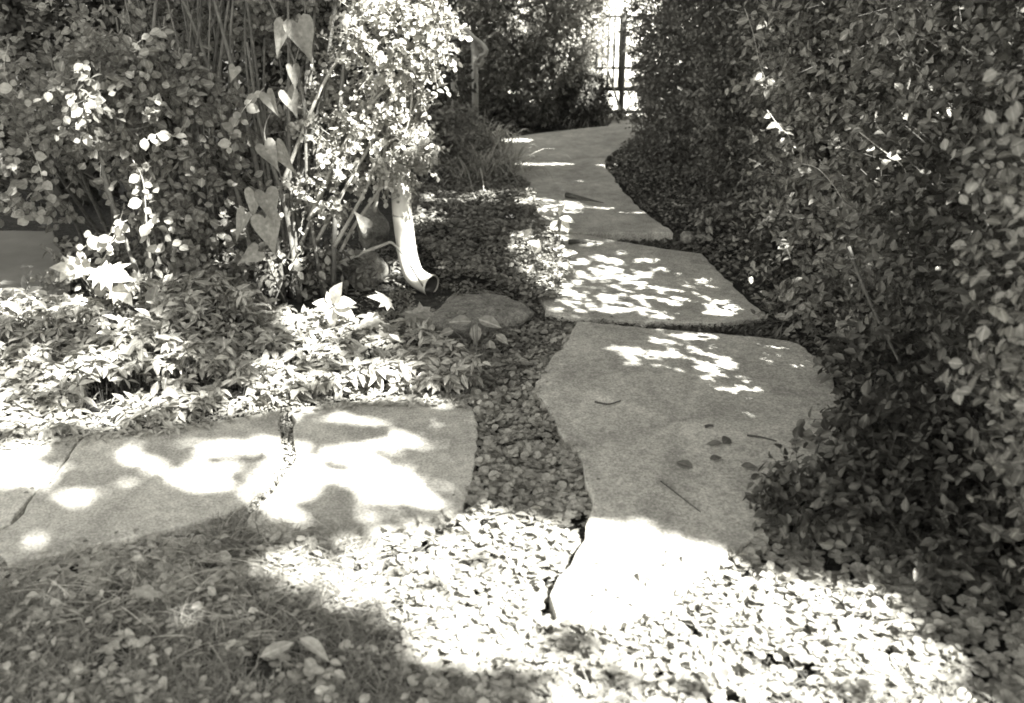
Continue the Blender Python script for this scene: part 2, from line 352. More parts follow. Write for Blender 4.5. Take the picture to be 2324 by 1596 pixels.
def foliage(mb, tw, p, out, T, size, m=8, length=.22, up=.35, rand=.5, droop=.1, mask=False, flat=.5, tr=.0018, zmin=-.02, minz=.45, wide=1.0, pair=False):
    kv = np.ones(len(p), bool)
    for a_, b_, c_, r_ in VOIDS: kv &= ((p[:, 0]-a_)**2 + (p[:, 1]-b_)**2*.5 + (p[:, 2]-c_)**2) > r_*r_
    p, out = p[kv], out[kv]
    n = len(p); d = nrm(out*.7 + np.array([0, 0, up]) + rng.normal(size=(n, 3))*rand); L = length*(.6 + .8*rng.random(n))
    side = nrm(np.cross(d, rng.normal(size=(n, 3))))
    ts = (np.arange(m)+.6)/m; P_, Y_, Z_, K_ = [], [], [], []
    endp = p + d*L[:, None] + np.array([0, 0, -droop])*L[:, None]
    for i, t in enumerate(ts):
        q = p + d*(L*t)[:, None] + np.array([0, 0, -droop])*(L*t*t)[:, None]
        s = side*(1 if i % 2 else -1)
        yd = nrm(d*.45 + s*.8 + rng.normal(size=(n, 3))*.3 + np.array([0, 0, -.15]))
        zd = nrm(np.array([0, 0, 1.])*flat + out*.45 + rng.normal(size=(n, 3))*.45)
        P_.append(q); Y_.append(yd); Z_.append(zd); K_.append(np.arange(n))
        if pair: P_.append(q); Y_.append(nrm(yd - 2*s*.8)); Z_.append(zd); K_.append(np.arange(n))
    P_, Y_, Z_, K_ = map(np.concatenate, (P_, Y_, Z_, K_))
    keep = P_[:, 2] > zmin
    if mask:
        x, y = vg(P_); keep &= ~(lit(x, y, False, P_[:, 2]) & (P_[:, 2] > minz))
    rt = np.clip(.55*rng.random(n) + 1.5*(vn(p+9, 3.3)-.5) + .35, 0, 1); rnd = np.clip(rt[K_]*.7 + rng.random(len(K_))*.3, 0, 1)
    sz = size*(.6 + .65*rng.random(len(K_)))
    bake(mb, T, P_[keep], Y_[keep], Z_[keep], sz[keep], rnd[keep], wide)
    if tw is not None:
        a, b = p, endp
        if mask:
            x, y = vg((a+b)/2); k = ~(lit(x, y) & (a[:, 2] > minz)); a, b = a[k], b[k]
        sticks(tw, a, b, tr, tr*.5)
def stems(mb, base, vols, n, r=.012, spread=.15):
    for i in range(n):
        v = vols[rng.integers(len(vols))]; b = np.array([base[0]+rng.normal()*spread, base[1]+rng.normal()*spread, -.06])
        e = np.array(v[:3]) + rng.normal(size=3)*np.array(v[3:6])*.4; m = (b+e)/2 + rng.normal(size=3)*.06; m[2] += .08
        pt = curve([b, m, e], 6); tube(mb, pt, np.linspace(r*(.7+.6*rng.random()), r*.3, len(pt)), 6, False)
def bush(name, label, cat, base, vols, n, T, size, leaf, m=8, length=.22, stemn=8, stem='bark', group=None, stemr=.012, lump=.25, shell=.6, thr=0, fname='foliage', sname='stems', inner=True, **kw):
    o = thing(name, (base[0], base[1], 0), label, cat, group)
    mb, tw = MB(), MB(); p, out = sample_vol(vols, n, shell=shell, lump=lump, thr=thr)
    foliage(mb, tw, p, out, T, size, m=m, length=length, **kw)
    if inner:   # darker depth: leaves inside the bush
        p, out = sample_vol(vols, max(n//4, 20), shell=.25, lump=.1); kk = dict(kw); 
        p = np.array([v[:3] for v in vols])[rng.integers(len(vols), size=len(p))]*0 + p
        foliage(mb, None, p, out, T_TINY if T is T_TINY else T_OVL, size*1.25, m=m, length=length, **kk)
    stems(tw, base, vols, stemn, stemr)
    mb.build(fname, M[leaf], o); tw.build(sname, M[stem], o); return o

# ------------------------------------------------------------------ setting: ground, slabs
def grid(name, x0, x1, y0, y1, z, mat, nx=2, ny=2, amp=0, hole=None):
    mb = MB(); xs = np.linspace(x0, x1, nx); ys = np.linspace(y0, y1, ny); X, Y = np.meshgrid(xs, ys)
    Z = np.full(X.shape, float(z))
    if amp: Z += (n2(X.ravel(), Y.ravel(), 3.0).reshape(X.shape)-.5)*amp
    v = np.stack([X, Y, Z], 2).reshape(-1, 3); t = []
    for j in range(ny-1):
        for i in range(nx-1):
            a = j*nx+i; t += [(a, a+1, a+nx+1), (a, a+nx+1, a+nx)]
    mb.add(v, t); return mb.build(name, mat)
g = grid('ground', -60, 60, -30, 120, -.055, M['soil']); tag(g, kind='structure')
import bmesh
def slab(pts, z, mat=M['concrete'], thick=.10, tilt=None, jit=.006, step=.05, bev=.006):
    """pts in photo coordinates on the plane z; edges are broken up a little"""
    w_ = [np.array(G(u, v, z)) for u, v in pts]; out = []
    for i in range(len(w_)):
        a, b = w_[i], w_[(i+1) % len(w_)]; k = max(1, int(np.linalg.norm(b-a)/step))
        for s in range(k):
            q = a + (b-a)*s/k; q[:2] += rng.normal(size=2)*jit*(1 if s else .3); out.append(q)
    ox, oy = np.mean(np.array(out)[:, :2], 0)
    bm = bmesh.new()
    zf = (lambda x, y: z) if tilt is None else tilt
    top = [bm.verts.new((q[0]-ox, q[1]-oy, zf(q[0], q[1]))) for q in out]
    f = bm.faces.new(top); f.normal_update()
    if f.normal.z < 0: f.normal_flip()
    r = bmesh.ops.extrude_face_region(bm, geom=[f]); vs = [e for e in r['geom'] if isinstance(e, bmesh.types.BMVert)]
    # original face stays as the bottom
    for v in top: v.co.z -= thick
    for v in vs:
        if v in top: continue
    bmesh.ops.recalc_face_normals(bm, faces=bm.faces)
    topf = max(bm.faces, key=lambda q: q.calc_center_median().z)
    ed = list(topf.edges)
    bmesh.ops.bevel(bm, geom=ed, offset=bev, segments=2, affect='EDGES', profile=.6)
    bmesh.ops.triangulate(bm, faces=[q for q in bm.faces if len(q.verts) > 4])
    me = bpy.data.meshes.new('path'); bm.to_mesh(me); bm.free(); me.materials.append(mat)
    o = bpy.data.objects.new('path', me); o.location = (ox, oy, 0); sc.collection.objects.link(o); tag(o, kind='structure'); return o
C_ = [(1205,527),(1190,480),(1185,440),(1172,400),(1150,365),(1118,330),(1145,314),(1220,303),(1300,294),(1380,286),(1400,262),(1500,262),(1540,300),(1500,322),(1440,331),(1400,341),(1378,356),(1370,378),
      (1390,398),(1412,432),(1450,470),(1490,502),(1527,528)]
slab(C_, .05)
B_ = [(1200,534),(1330,541),(1440,556),(1530,566),(1590,571),(1640,620),(1700,680),(1745,712),(1640,727),(1500,724),(1300,716),(1238,704),(1215,640),(1200,590)]
x0 = G(1340, 541)[0]; x1 = G(1590, 571)[0]
slab(B_, .02, tilt=lambda x, y: .010 + .034*(1-min(max((x-x0)/(x1-x0), 0), 1))*min(max((y-4.5)/1.5, 0), 1), thick=.12)
A_ = [(1310,729),(1500,746),(1720,764),(1810,780),(1880,830),(1908,930),(1896,1010),(1850,1080),(1780,1150),(1690,1230),(1560,1340),(1400,1420),(1262,1395),(1248,1350),(1265,1310),(1308,1250),(1330,1190),(1345,1140),
      (1322,1050),(1262,960),(1214,880),(1250,812),(1290,770)]
slab(A_, .012)
L0 = [(-500,1030),(0,1003),(100,990),(190,985),(168,1008),(150,1040),(112,1085),(72,1122),(25,1185),(-20,1205),(-120,1230),(-500,1290)]
L1 = [(198,984),(400,967),(560,945),(636,930),(634,1000),(640,1043),(622,1085),(560,1140),(515,1168),(470,1180),(350,1205),(200,1236),(90,1262),(20,1275),(-20,1240),(-10,1210),(30,1188),(78,1123),(118,1086),(156,1041),(174,1009)]
L2 = [(662,926),(850,902),(960,893),(1050,890),(1075,930),(1086,985),(1078,1050),(1064,1110),(1050,1150),(900,1200),(740,1235),(600,1215),(555,1190),(570,1165),(600,1135),(638,1090),(668,1046),(668,1000)]
for l in (L0, L1, L2): slab(l, .0)
# shaded paving far left, behind the shrubs
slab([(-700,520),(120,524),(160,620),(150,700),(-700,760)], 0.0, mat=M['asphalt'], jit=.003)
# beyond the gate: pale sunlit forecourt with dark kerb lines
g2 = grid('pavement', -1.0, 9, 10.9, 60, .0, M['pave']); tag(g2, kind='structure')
for y in (13.6, 19.0):
    mb = MB(); 
    v = np.array([[-1, y, .002], [9, y, .002], [9, y+.22, .002], [-1, y+.22, .002], [-1, y, .12], [9, y, .12], [9, y+.22, .12], [-1, y+.22, .12]])
    mb.add(v, [(0,1,5),(0,5,4),(1,2,6),(1,6,5),(2,3,7),(2,7,6),(3,0,4),(3,4,7),(4,5,6),(4,6,7)])
    tag(mb.build('kerb', M['stone'], smooth=False), kind='structure')

# ------------------------------------------------------------------ carpets (uncountable ground plants)
def scatter(polys, n, excl=()):
    allp = [gp(*p) for p in polys]; xs = [q[0] for p in allp for q in p]; ys = [q[1] for p in allp for q in p]
    x = rng.uniform(min(xs), max(xs), n); y = rng.uniform(min(ys), max(ys), n); k = np.zeros(n, bool)
    for p in allp: k |= inpoly(x, y, p)
    for e in excl: k &= ~inpoly(x, y, gp(*e))
    return x[k], y[k]
def carpet(mb, x, y, T, size, zlo, zhi, flat=.35, wide=1.0, rnd=None):
    n = len(x); h = n2(x, y, 9.0); z = zlo + (zhi-zlo)*(h*.7 + .3*rng.random(n))*rng.random(n)**.35
    a = rng.random(n)*2*math.pi; yd = np.stack([np.cos(a), np.sin(a), rng.normal(size=n)*.2], 1)
    zd = np.stack([rng.normal(size=n)*flat, rng.normal(size=n)*flat, np.ones(n)], 1)
    r = np.clip(.2 + .5*rng.random(n) + .5*(n2(x, y, 2.5, 3)-.5), 0, 1) if rnd is None else rnd
    bake(mb, T, np.stack([x, y, z], 1), yd, zd, size*(.42+.95*rng.random(n)), r, wide)
def blades(mb, x, y, L, z=-.03, lean=.7, w_=1.0, T=T_BL):
    n = len(x); a = rng.random(n)*2*math.pi; yd = np.stack([np.cos(a)*lean, np.sin(a)*lean, .35+.65*rng.random(n)], 1)
    zd = np.stack([-np.cos(a), -np.sin(a), np.full(n, 1.2)], 1) + rng.normal(size=(n, 3))*.3
    bake(mb, T, np.stack([x, y, np.full(n, z)], 1), yd, zd, L*(.5+.8*rng.random(n)), None, w_)
EXA = [(1310,726),(1500,739),(1720,757),(1880,830),(1908,930),(1896,1010),(1800,1110),(1700,1165),(1640,1215),(1530,1222),(1490,1255),(1440,1310),(1360,1350),(1262,1385),(1248,1350),(1308,1250),(1330,1190),(1345,1140),(1322,1050),(1262,960),(1214,880),(1250,812),(1290,770)]
EXL = [(-500,1030),(0,1003),(400,967),(640,930),(850,902),(1050,892),(1075,930),(1084,985),(1076,1050),(1060,1115),(1040,1135),(900,1168),(790,1190),(700,1210),(600,1208),(500,1178),(350,1205),(130,1248),(0,1275),(-500,1290)]
FG = [(-500,1280),(0,1262),(350,1205),(560,1180),(740,1205),(900,1160),(1050,1110),(1090,1120),(1340,1120),(1700,1120),(1900,1010),(2100,1050),(2500,1300),(2800,1700),(-900,1700)]
STRIP = [(1050,880),(1100,820),(1200,760),(1300,700),(1320,730),(1290,780),(1225,860),(1225,900),(1300,1010),(1345,1100),(1350,1150),(1060,1160),(1090,1000)]
mb = MB(); x, y = scatter([FG], 60000, [EXA, EXL, [(1318,1165),(1340,1180),(1322,1240),(1268,1318),(1256,1352),(1262,1392),(1215,1400),(1222,1360),(1240,1310),(1290,1250),(1315,1200)]]); k = n2(x, y, 3.2, 2)*.5+rng.random(len(x))*.4 + (n2(x, y, 22.0, 2)-.5)*1.1 > .38
# thinner, smaller leaves among the grass in the lower left
u, v = img(x, y); turf = (u < 1000 + 200*(n2(x, y, 4)-.5)) & (v > 1330)
k &= ~(turf & (rng.random(len(x)) < .5)); x, y, turf = x[k], y[k], turf[k]
carpet(mb, x, y, T_KID, np.where(turf, .021, .035)*(.8+.5*n2(x, y, 4, 6)), -.04, .022, flat=.34)
mk = rng.random(len(x)) < .10; carpet(mb, x[mk], y[mk], T_OV, .030, -.01, .04, flat=.6)
x, y = scatter([STRIP], 9000, [EXA, EXL]); carpet(mb, x, y, T_KID, .030, -.045, .035, flat=.55)
x, y = scatter([[(1280,1210),(1350,1190),(1340,1290),(1262,1400),(1200,1400)]], 300, [EXA]); carpet(mb, x, y, T_KID, .03, -.04, -.01)
tag(mb.build('creeping_groundcover', M['ivy']), 'carpet of small round creeper leaves over the foreground and between the slabs', 'ground cover', kind='stuff')
mb = MB(); x, y = scatter([[(-500,1290),(0,1300),(560,1200),(760,1230),(900,1400),(1100,1500),(1300,1600),(1500,1700),(-900,1700)]], 46000, [EXA]); k = n2(x, y, 5, 9) > .30; x, y = x[k], y[k]
blades(mb, x, y, .060, lean=.8, w_=.65)
x, y = scatter([[(1500,1400),(1900,1400),(2300,1600),(2300,1700),(1200,1700)]], 9000); k = n2(x, y, 5, 9) > .5; blades(mb, x[k], y[k], .06, w_=.6)
x, y = scatter([[(560,1260),(1050,1140),(1320,1160),(1250,1400),(1500,1330),(1700,1270),(2250,1500),(2300,1700),(900,1500)]], 3200, [EXA]); blades(mb, x, y, .055, w_=.5, lean=1.1)
x, y = scatter([[(480,1175),(560,1160),(620,1210),(820,1215),(830,1260),(480,1240)]], 2500); blades(mb, x, y, .07)
tag(mb.build('grass', M['grass']), 'thin short grass blades mixed with creeper at the lower left', 'grass', kind='stuff')
mb = MB(); x, y = scatter([[(450,1200),(760,1180),(860,1260),(900,1400),(560,1480),(150,1400),(0,1300)]], 1000); blades(mb, x, y, .10, lean=1.6, w_=.35, z=.0)
x, y = scatter([[(0,940),(400,900),(850,880),(1020,880),(850,900),(640,940),(400,985),(0,1020)]], 1500); blades(mb, x, y, .10, lean=2.2, w_=.6, z=.0)
tag(mb.build('dry_grass', M['drygrass']), 'pale dry grass straws lying loose along the edges of the left slabs', 'dry grass', kind='stuff')
# leafy bed behind the left slabs
BEDP = [(-500,770),(0,760),(160,755),(300,735),(420,710),(560,700),(700,730),(860,760),(960,790),(1040,830),(1100,880),(1040,905),(850,898),(640,925),(400,965),(0,1000),(-500,1030)]
mb, st = MB(), MB(); x, y = scatter([BEDP], 7400); kk = (n2(x, y, 6.5, 4) > .31) & (y > 3.12+.28*n2(x, y, 4.5, 8)+.02*x); x, y = x[kk], y[kk]; n = len(x)
hmax = np.clip((y-3.2)*.30, .03, np.where(x > -1.15, .10, .19))*(.25+1.4*n2(x, y, 5.0)); hgt = hmax*(.25 + .75*rng.random(n)**.6); c = np.stack([x, y, hgt], 1)
tl = rng.normal(size=(n, 2))*.35
for wv in range(5):
    a = wv*math.pi*.4 + rng.random(n)*.7 + x*40; el_ = rng.uniform(-.9, .7, n)
    yd = np.stack([np.cos(a), np.sin(a), el_ + np.cos(a)*tl[:, 0] + np.sin(a)*tl[:, 1]], 1)
    zd = np.stack([-np.cos(a)*el_-tl[:, 0], -np.sin(a)*el_-tl[:, 1]-.2, np.ones(n)], 1) + rng.normal(size=(n, 3))*.3
    bake(mb, T_LAN, c + rng.normal(size=(n, 3))*.006, yd, zd, .056*(.55+.7*rng.random(n)), None, 1.25)
sticks(st, np.stack([x + rng.normal(size=n)*.02, y + rng.normal(size=n)*.02, np.full(n, -.05)], 1), c, .0018, .0012)
o = mb.build('bed_plants', M['vinca']); tag(o, 'knee-low bed of whorled pointed leaves behind the left slabs', 'ground cover', kind='stuff')
o2 = st.build('stalks', M['twig']); o2.parent = o
# fine-leaved carpet between the pipe and the path, and on the bank right of the path
mb = MB()
x, y = scatter([[(950,430),(1190,425),(1215,470),(1240,540),(1290,600),(1270,680),(1240,700),(1180,680),(1100,650),(1000,640),(940,640),(900,500)]], 16000, [[(850,560),(940,560),(1010,640),(1030,720),(860,720)]])
n = len(x); h = .02 + .12*n2(x, y, 5.0)*rng.random(n)**.5
a = rng.random(n)*6.28; bake(mb, T_OVL, np.stack([x, y, h], 1), np.stack([np.cos(a), np.sin(a), rng.normal(size=n)*.35], 1), np.stack([rng.normal(size=n)*.5, rng.normal(size=n)*.5, np.ones(n)], 1), .034*(.6+.7*rng.random(n)))
x, y = scatter([[(900,640),(1290,640),(1300,720),(1210,880),(1050,880),(960,760)]], 9000, [[(850,560),(940,560),(1010,640),(1180,650),(1190,760),(980,760)]]); n = len(x)
a = rng.random(n)*6.28; bake(mb, T_OVL, np.stack([x, y, -.04+.08*n2(x, y, 6.0)*rng.random(n)**.5], 1), np.stack([np.cos(a), np.sin(a), rng.normal(size=n)*.3], 1), np.stack([rng.normal(size=n)*.5, rng.normal(size=n)*.5, np.ones(n)], 1), .034*(.6+.7*rng.random(n)))
x, y = scatter([[(820,560),(960,560),(1040,650),(1200,640),(1210,760),(1000,800),(850,760),(800,680)]], 5200, [[(935,625),(1000,640),(1040,680),(1000,700),(940,690)]]); n = len(x)
a = rng.random(n)*6.28; bake(mb, T_LAN, np.stack([x, y, -.05+.07*n2(x, y, 9.0)], 1), np.stack([np.cos(a), np.sin(a), .2+rng.normal(size=n)*.3], 1), np.stack([rng.normal(size=n)*.5, rng.normal(size=n)*.5, np.ones(n)], 1), .032*(.6+.7*rng.random(n)))
tag(mb.build('fine_groundcover', M['fine']), 'fine dark leaved carpet between the white pipe and the path', 'ground cover', kind='stuff')
mb = MB(); x, y = scatter([[(1378,356),(1400,341),(1440,331),(1500,322),(1560,300),(1900,420),(2050,700),(1990,900),(1905,940),(1880,830),(1745,712),(1640,620),(1590,571),(1527,528),(1450,470),(1390,398),(1372,378)]], 42000)
n = len(x); u, v = img(x, y); e = np.clip((u - np.interp(v, [350,380,430,470,528,571,620,712,830], [1395,1372,1415,1455,1535,1595,1645,1750,1885]))/60, 0, 1)
h = -.02 + (.09+.10*n2(x, y, 3.5))*e*rng.random(n)**.4 + .05*rng.random(n); a = rng.random(n)*6.28
bake(mb, T_OVL, np.stack([x, y, h], 1), np.stack([np.cos(a), np.sin(a), rng.normal(size=n)*.4], 1), np.stack([rng.normal(size=n)*.6, rng.normal(size=n)*.6, np.ones(n)], 1), .030*(.6+.7*rng.random(n)))
tag(mb.build('bank_groundcover', M['hedge']), 'dark mounded ground cover on the bank right of the path', 'ground cover', kind='stuff')
# weeds and grit in the joints
mb = MB(); x, y = scatter([[(1205,700),(1300,712),(1500,722),(1640,726),(1750,712),(1760,745),(1820,778),(1720,762),(1500,741),(1310,728),(1260,740)]], 3600)
blades(mb, x, y, .05, z=-.04, lean=.5, T=T_LAN); carpet(mb, x, y, T_OVL, .018, -.04, .03)
tag(mb.build('joint_weeds', M['moss']), 'small dark weeds filling the joint across the path', 'weeds', kind='stuff')
def pebbles(poly, n, lo, hi, z0, z1, name, label, mat, excl=()):
    x, y = scatter([poly], n, excl); mb = MB()
    for a, b in zip(x, y):
        s = rng.uniform(lo, hi); v = nrm(np.array([(1,0,0),(-1,0,0),(0,1,0),(0,-1,0),(0,0,1),(0,0,-1)], float) + rng.normal(size=(6, 3))*.25)*s*np.array([1, 1, .6]) + (a, b, rng.uniform(z0, z1))
        mb.add(v, [(0,2,4),(2,1,4),(1,3,4),(3,0,4),(2,0,5),(1,2,5),(3,1,5),(0,3,5)], rng.random())
    tag(mb.build(name, mat), label, 'gravel', kind='stuff')
pebbles([(634,930),(664,926),(668,1000),(668,1046),(638,1090),(600,1135),(555,1185),(515,1172),(560,1140),(622,1085),(640,1043),(634,1000)], 2600, .003, .009, -.05, -.008, 'grit', 'pale and dark grit filling the wide crack between the left slabs', M['gravel'])
# dead leaf litter on the soil
mb = MB(); x, y = scatter([BEDP, [(900,850),(1100,860),(1070,930),(1000,905)]], 5000); carpet(mb, x, y, T_OVL, .035, -.045, .0, rnd=rng.random(len(x)))
x, y = scatter([[(0,960),(400,930),(640,900),(640,930),(400,985),(100,1010),(0,1030)]], 1500); carpet(mb, x, y, T_LAN, .04, .004, .02, flat=.15)
x, y = scatter([[(620,890),(1060,870),(1080,925),(860,925),(640,945)]], 900); carpet(mb, x, y, T_OVL, .03, .004, .02, flat=.15)
tag(mb.build('leaf_litter', M['drypale']), 'scattered dead leaf litter along the back edge of the left slabs', 'leaf litter', kind='stuff')

# ------------------------------------------------------------------ white drain pipe
o = thing('drain_pipe', (-.56, 5.15, 0), 'white drain pipe with curved elbow ending above the flat stone', 'drain pipe')
def open_tube(name, pts, r, mat, parent, n=22, inner=None):
    mb = MB(); tube(mb, pts, r, n, False); ob = mb.build(name, mat, parent)
    if inner:
        mb = MB(); tube(mb, pts, np.asarray(r)*.93, n, False); mb.build('bore', inner, ob).location = (0, 0, 0)
    return ob
up = [P(905, 200, 5.25), P(908, 330, 5.2), P(912, 470, 5.15), P(922, 560, 5.15)]
open_tube('pipe', curve(up, 8), .052, M['pipe'], o, inner=None)
elb = curve([P(922, 560, 5.15), P(928, 592, 5.13), P(939, 622, 5.11), P(957, 638, 5.08), P(979, 648, 5.04)], 8)
open_tube('elbow', elb, np.concatenate([[.056, .056], np.full(len(elb)-2, .0535)]), M['pipe'], o, inner=M['pipein'])
mb = MB(); e0, e1 = elb[-1], elb[-2]; dd = nrm(e0-e1)
tube(mb, [e0-dd*.012, e0-dd*.004, e0+dd*.004], [.0575, .0590, .0575], 22, False); mb.build('rim', M['pipe'], o)
mb = MB(); q = np.array(P(913, 487, 5.15)); tube(mb, [q+(0, 0, .006), q, q-(0, 0, .006)], [.053, .056, .053], 22, False); mb.build('strap', M['rail'], o)
# ------------------------------------------------------------------ stones
def rock(name, c, r, label, mat, seed=0, flat=False, cat='stone'):
    bm = bmesh.new(); bmesh.ops.create_icosphere(bm, subdivisions=4, radius=1)
    for v in bm.verts:
        p = np.array(v.co)
        if flat: p[2] = np.sign(p[2])*abs(p[2])**.35*.8; p[:2] *= 1.0 + .1*math.sin(3*math.atan2(p[1], p[0])+seed)
        q = p[None]*1.0+seed; k = 1 + .40*(vn(q+30, 1.6)[0]-.5) + .22*(vn(q+30, 4.5)[0]-.5) + .06*(vn(q+30, 12)[0]-.5); v.co = Vector((p*k*np.array(r)).tolist())
    for f in bm.faces: f.smooth = True
    me = bpy.data.meshes.new(name); bm.to_mesh(me); bm.free(); me.materials.append(mat)
    ob = bpy.data.objects.new(name, me); ob.location = c; sc.collection.objects.link(ob); return tag(ob, label, cat)
c = G(1078, 718); rock('flat_stone', (c[0], c[1], .0), (.225, .25, .07), 'flat grey splash stone under the mouth of the white pipe', M['stone'], 2, True)
c = G(820, 635); rock('boulder', (c[0], c[1]+.08, .03), (.13, .12, .11), 'rounded rough boulder left of the white pipe', M['boulder'], 5)
c = G(850, 560); rock('boulder', (c[0]-.02, c[1]+.1, .08), (.09, .10, .14), 'upright narrow boulder touching the left side of the white pipe', M['boulder'], 8)
c = G(1560, 548); rock('cobble', (c[0], c[1], .02), (.05, .05, .04), 'small pale cobble at the broken right corner of the path step', M['boulder'], 3)
x, y = scatter([[(990,690),(1040,665),(1150,680),(1170,740),(1120,770),(1000,760)]], 150); mb = MB(); carpet(mb, x, y, T_OVL, .02, .062, .075, flat=.2)
tag(mb.build('leaf_crumbs', M['dry']), 'crumbs of dead leaves strewn over the flat splash stone', 'leaf litter', kind='stuff')
# ------------------------------------------------------------------ handrail and gate
o = thing('handrail', (P(1075, 262, 9.7)[0], 9.7, 0), 'curled iron handrail on two upright posts before the back hedge', 'handrail')
pr = P(1077, 95, 9.7); mb = MB(); tube(mb, [(pr[0], 9.7, -.05), (pr[0], 9.7, pr[2]+.0)], .030, 12); mb.build('post', M['rail'], o)
pl = P(1031, 165, 9.9); mb = MB(); tube(mb, [(pl[0], 9.9, -.05), (pl[0], 9.9, pl[2]+.28)], .032, 12); mb.build('post', M['rail'], o)
cc = np.array(P(1086, 140, 9.62)); sc_ = [cc + np.array([math.sin(a)*.033*k, 0, math.cos(a)*.04*k]) for a, k in zip(np.linspace(.4, 2*math.pi*1.15, 14), np.linspace(1.15, .5, 14))]
rl = curve([(pl[0], 9.9, pl[2]+.28), P(1050, 62, 9.8), P(1072, 84, 9.7), P(1093, 100, 9.66), P(1102, 112, 9.63), P(1101, 124, 9.62)] + sc_, 3)
mb = MB(); tube(mb, rl, np.concatenate([np.full(len(rl)-30, .022), np.linspace(.022, .011, 30)]), 8); mb.build('rail', M['rail'], o)
o = thing('iron_gate', (1.12, 10.5, 0), 'thin barred iron gate at the far end of the path', 'gate'); GY = 10.5
def gx(u): return P(u, 200, GY)[0]
def gz(v): return P(1400, v, GY)[2]
mb = MB(); tube(mb, [(gx(1411), GY, -.05), (gx(1411), GY, gz(30))], .028, 8); mb.build('gate_post', M['iron'], o)
mb = MB(); tube(mb, [(gx(1500), GY, -.05), (gx(1500), GY, gz(30))], .024, 8); mb.build('gate_post', M['iron'], o)
for v, r in ((38, .012), (155, .013), (203, .024)):
    mb = MB(); tube(mb, [(gx(1345), GY, gz(v)), (gx(1500), GY, gz(v))], r, 6); mb.build('rail', M['iron'], o)
for u in list(range(1352, 1405, 13)):
    mb = MB(); tube(mb, [(gx(u), GY+.02, gz(204)), (gx(u), GY+.02, gz(34))], .012, 6); mb.build('bar', M['iron'], o)
mb = MB(); tube(mb, [(gx(1364), GY-.02, gz(120)), (gx(1409), GY-.02, gz(250))], .014, 6); mb.build('brace', M['rail'], o)
mb = MB(); tube(mb, [(gx(1335), GY, .13), (gx(1500), GY, .13)], .02, 6); mb.build('rail', M['iron'], o)

# ------------------------------------------------------------------ hedges and shrubs, back to front
def V(u, v, Y, rx, ry, rz): x, y, z = P(u, v, Y); return (x, y, z, rx, ry, rz)
# the hedge across the end of the path
bush('back_hedge', 'tall clipped hedge closing the view behind the iron handrail', 'hedge', (.1, 10.6), [(-.5, 10.7, .9, .7, .5, 1.2), (.1, 10.7, .95, .68, .5, 1.2), (.50, 10.55, 1.15, .40, .45, .95), (-.1, 11.1, 1.9, 1.0, .5, .6), (-.1, 11.3, .7, 1.0, .4, .9)],
     15000, T_OVL, .034, 'back', m=8, length=.14, stemn=14, rand=.6, thr=.24)
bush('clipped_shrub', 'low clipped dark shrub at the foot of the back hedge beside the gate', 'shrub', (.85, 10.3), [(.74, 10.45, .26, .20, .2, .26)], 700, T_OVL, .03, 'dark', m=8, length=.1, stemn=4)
# dark screen behind the left shrubs
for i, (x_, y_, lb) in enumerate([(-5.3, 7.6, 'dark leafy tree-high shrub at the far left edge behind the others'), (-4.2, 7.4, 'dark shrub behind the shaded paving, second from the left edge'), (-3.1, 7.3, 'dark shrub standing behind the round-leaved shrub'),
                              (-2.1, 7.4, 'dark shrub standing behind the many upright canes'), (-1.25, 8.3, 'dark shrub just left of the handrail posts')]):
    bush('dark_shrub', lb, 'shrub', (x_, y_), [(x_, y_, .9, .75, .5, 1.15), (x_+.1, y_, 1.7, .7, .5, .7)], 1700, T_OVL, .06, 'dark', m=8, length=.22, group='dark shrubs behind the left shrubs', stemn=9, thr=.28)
# right hedge, far part: dense small leaves
bush('tall_hedge', 'tall dense small-leaved hedge right of the gate and the path bend', 'hedge', (1.9, 7.9), [(1.64, 9.4, 1.1, .50, .6, 1.5), (1.76, 8.1, 1.1, .62, .8, 1.6), (1.98, 6.9, 1.05, .68, .8, 1.5), (2.15, 5.9, .95, .72, .7, 1.3)],
     20000, T_TINY, .036, 'hedge', m=9, length=.15, stemn=26, rand=.6, mask=True, thr=.20, minz=.7)
# right shrubs, near: bigger leaves, three plants
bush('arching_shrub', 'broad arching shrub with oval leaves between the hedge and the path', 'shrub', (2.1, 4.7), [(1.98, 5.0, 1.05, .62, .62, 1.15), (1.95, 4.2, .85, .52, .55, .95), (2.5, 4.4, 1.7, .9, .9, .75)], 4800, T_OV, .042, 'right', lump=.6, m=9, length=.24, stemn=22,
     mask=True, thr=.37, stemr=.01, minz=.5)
M['shade'] = leafmat('shade_darkened_leaf', .03, .09, .25, .06, .4, .3); M['blur'] = leafmat('edge_shrub_leaf', .07, .34, .3, .06, .4, .3)  # shade tone: leaves darkened to stand for the deep shade low at right
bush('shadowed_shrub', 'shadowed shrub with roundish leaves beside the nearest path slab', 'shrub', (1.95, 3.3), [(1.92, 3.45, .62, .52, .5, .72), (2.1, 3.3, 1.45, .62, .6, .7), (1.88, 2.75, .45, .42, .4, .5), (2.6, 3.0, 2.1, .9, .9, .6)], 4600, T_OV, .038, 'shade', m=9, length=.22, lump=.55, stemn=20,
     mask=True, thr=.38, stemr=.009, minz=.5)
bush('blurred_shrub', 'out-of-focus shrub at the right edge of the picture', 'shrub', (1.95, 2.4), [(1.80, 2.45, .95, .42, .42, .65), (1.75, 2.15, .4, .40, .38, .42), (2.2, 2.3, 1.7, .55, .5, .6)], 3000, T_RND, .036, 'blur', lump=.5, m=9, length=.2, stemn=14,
     mask=True, thr=.38, stemr=.008, minz=.05)
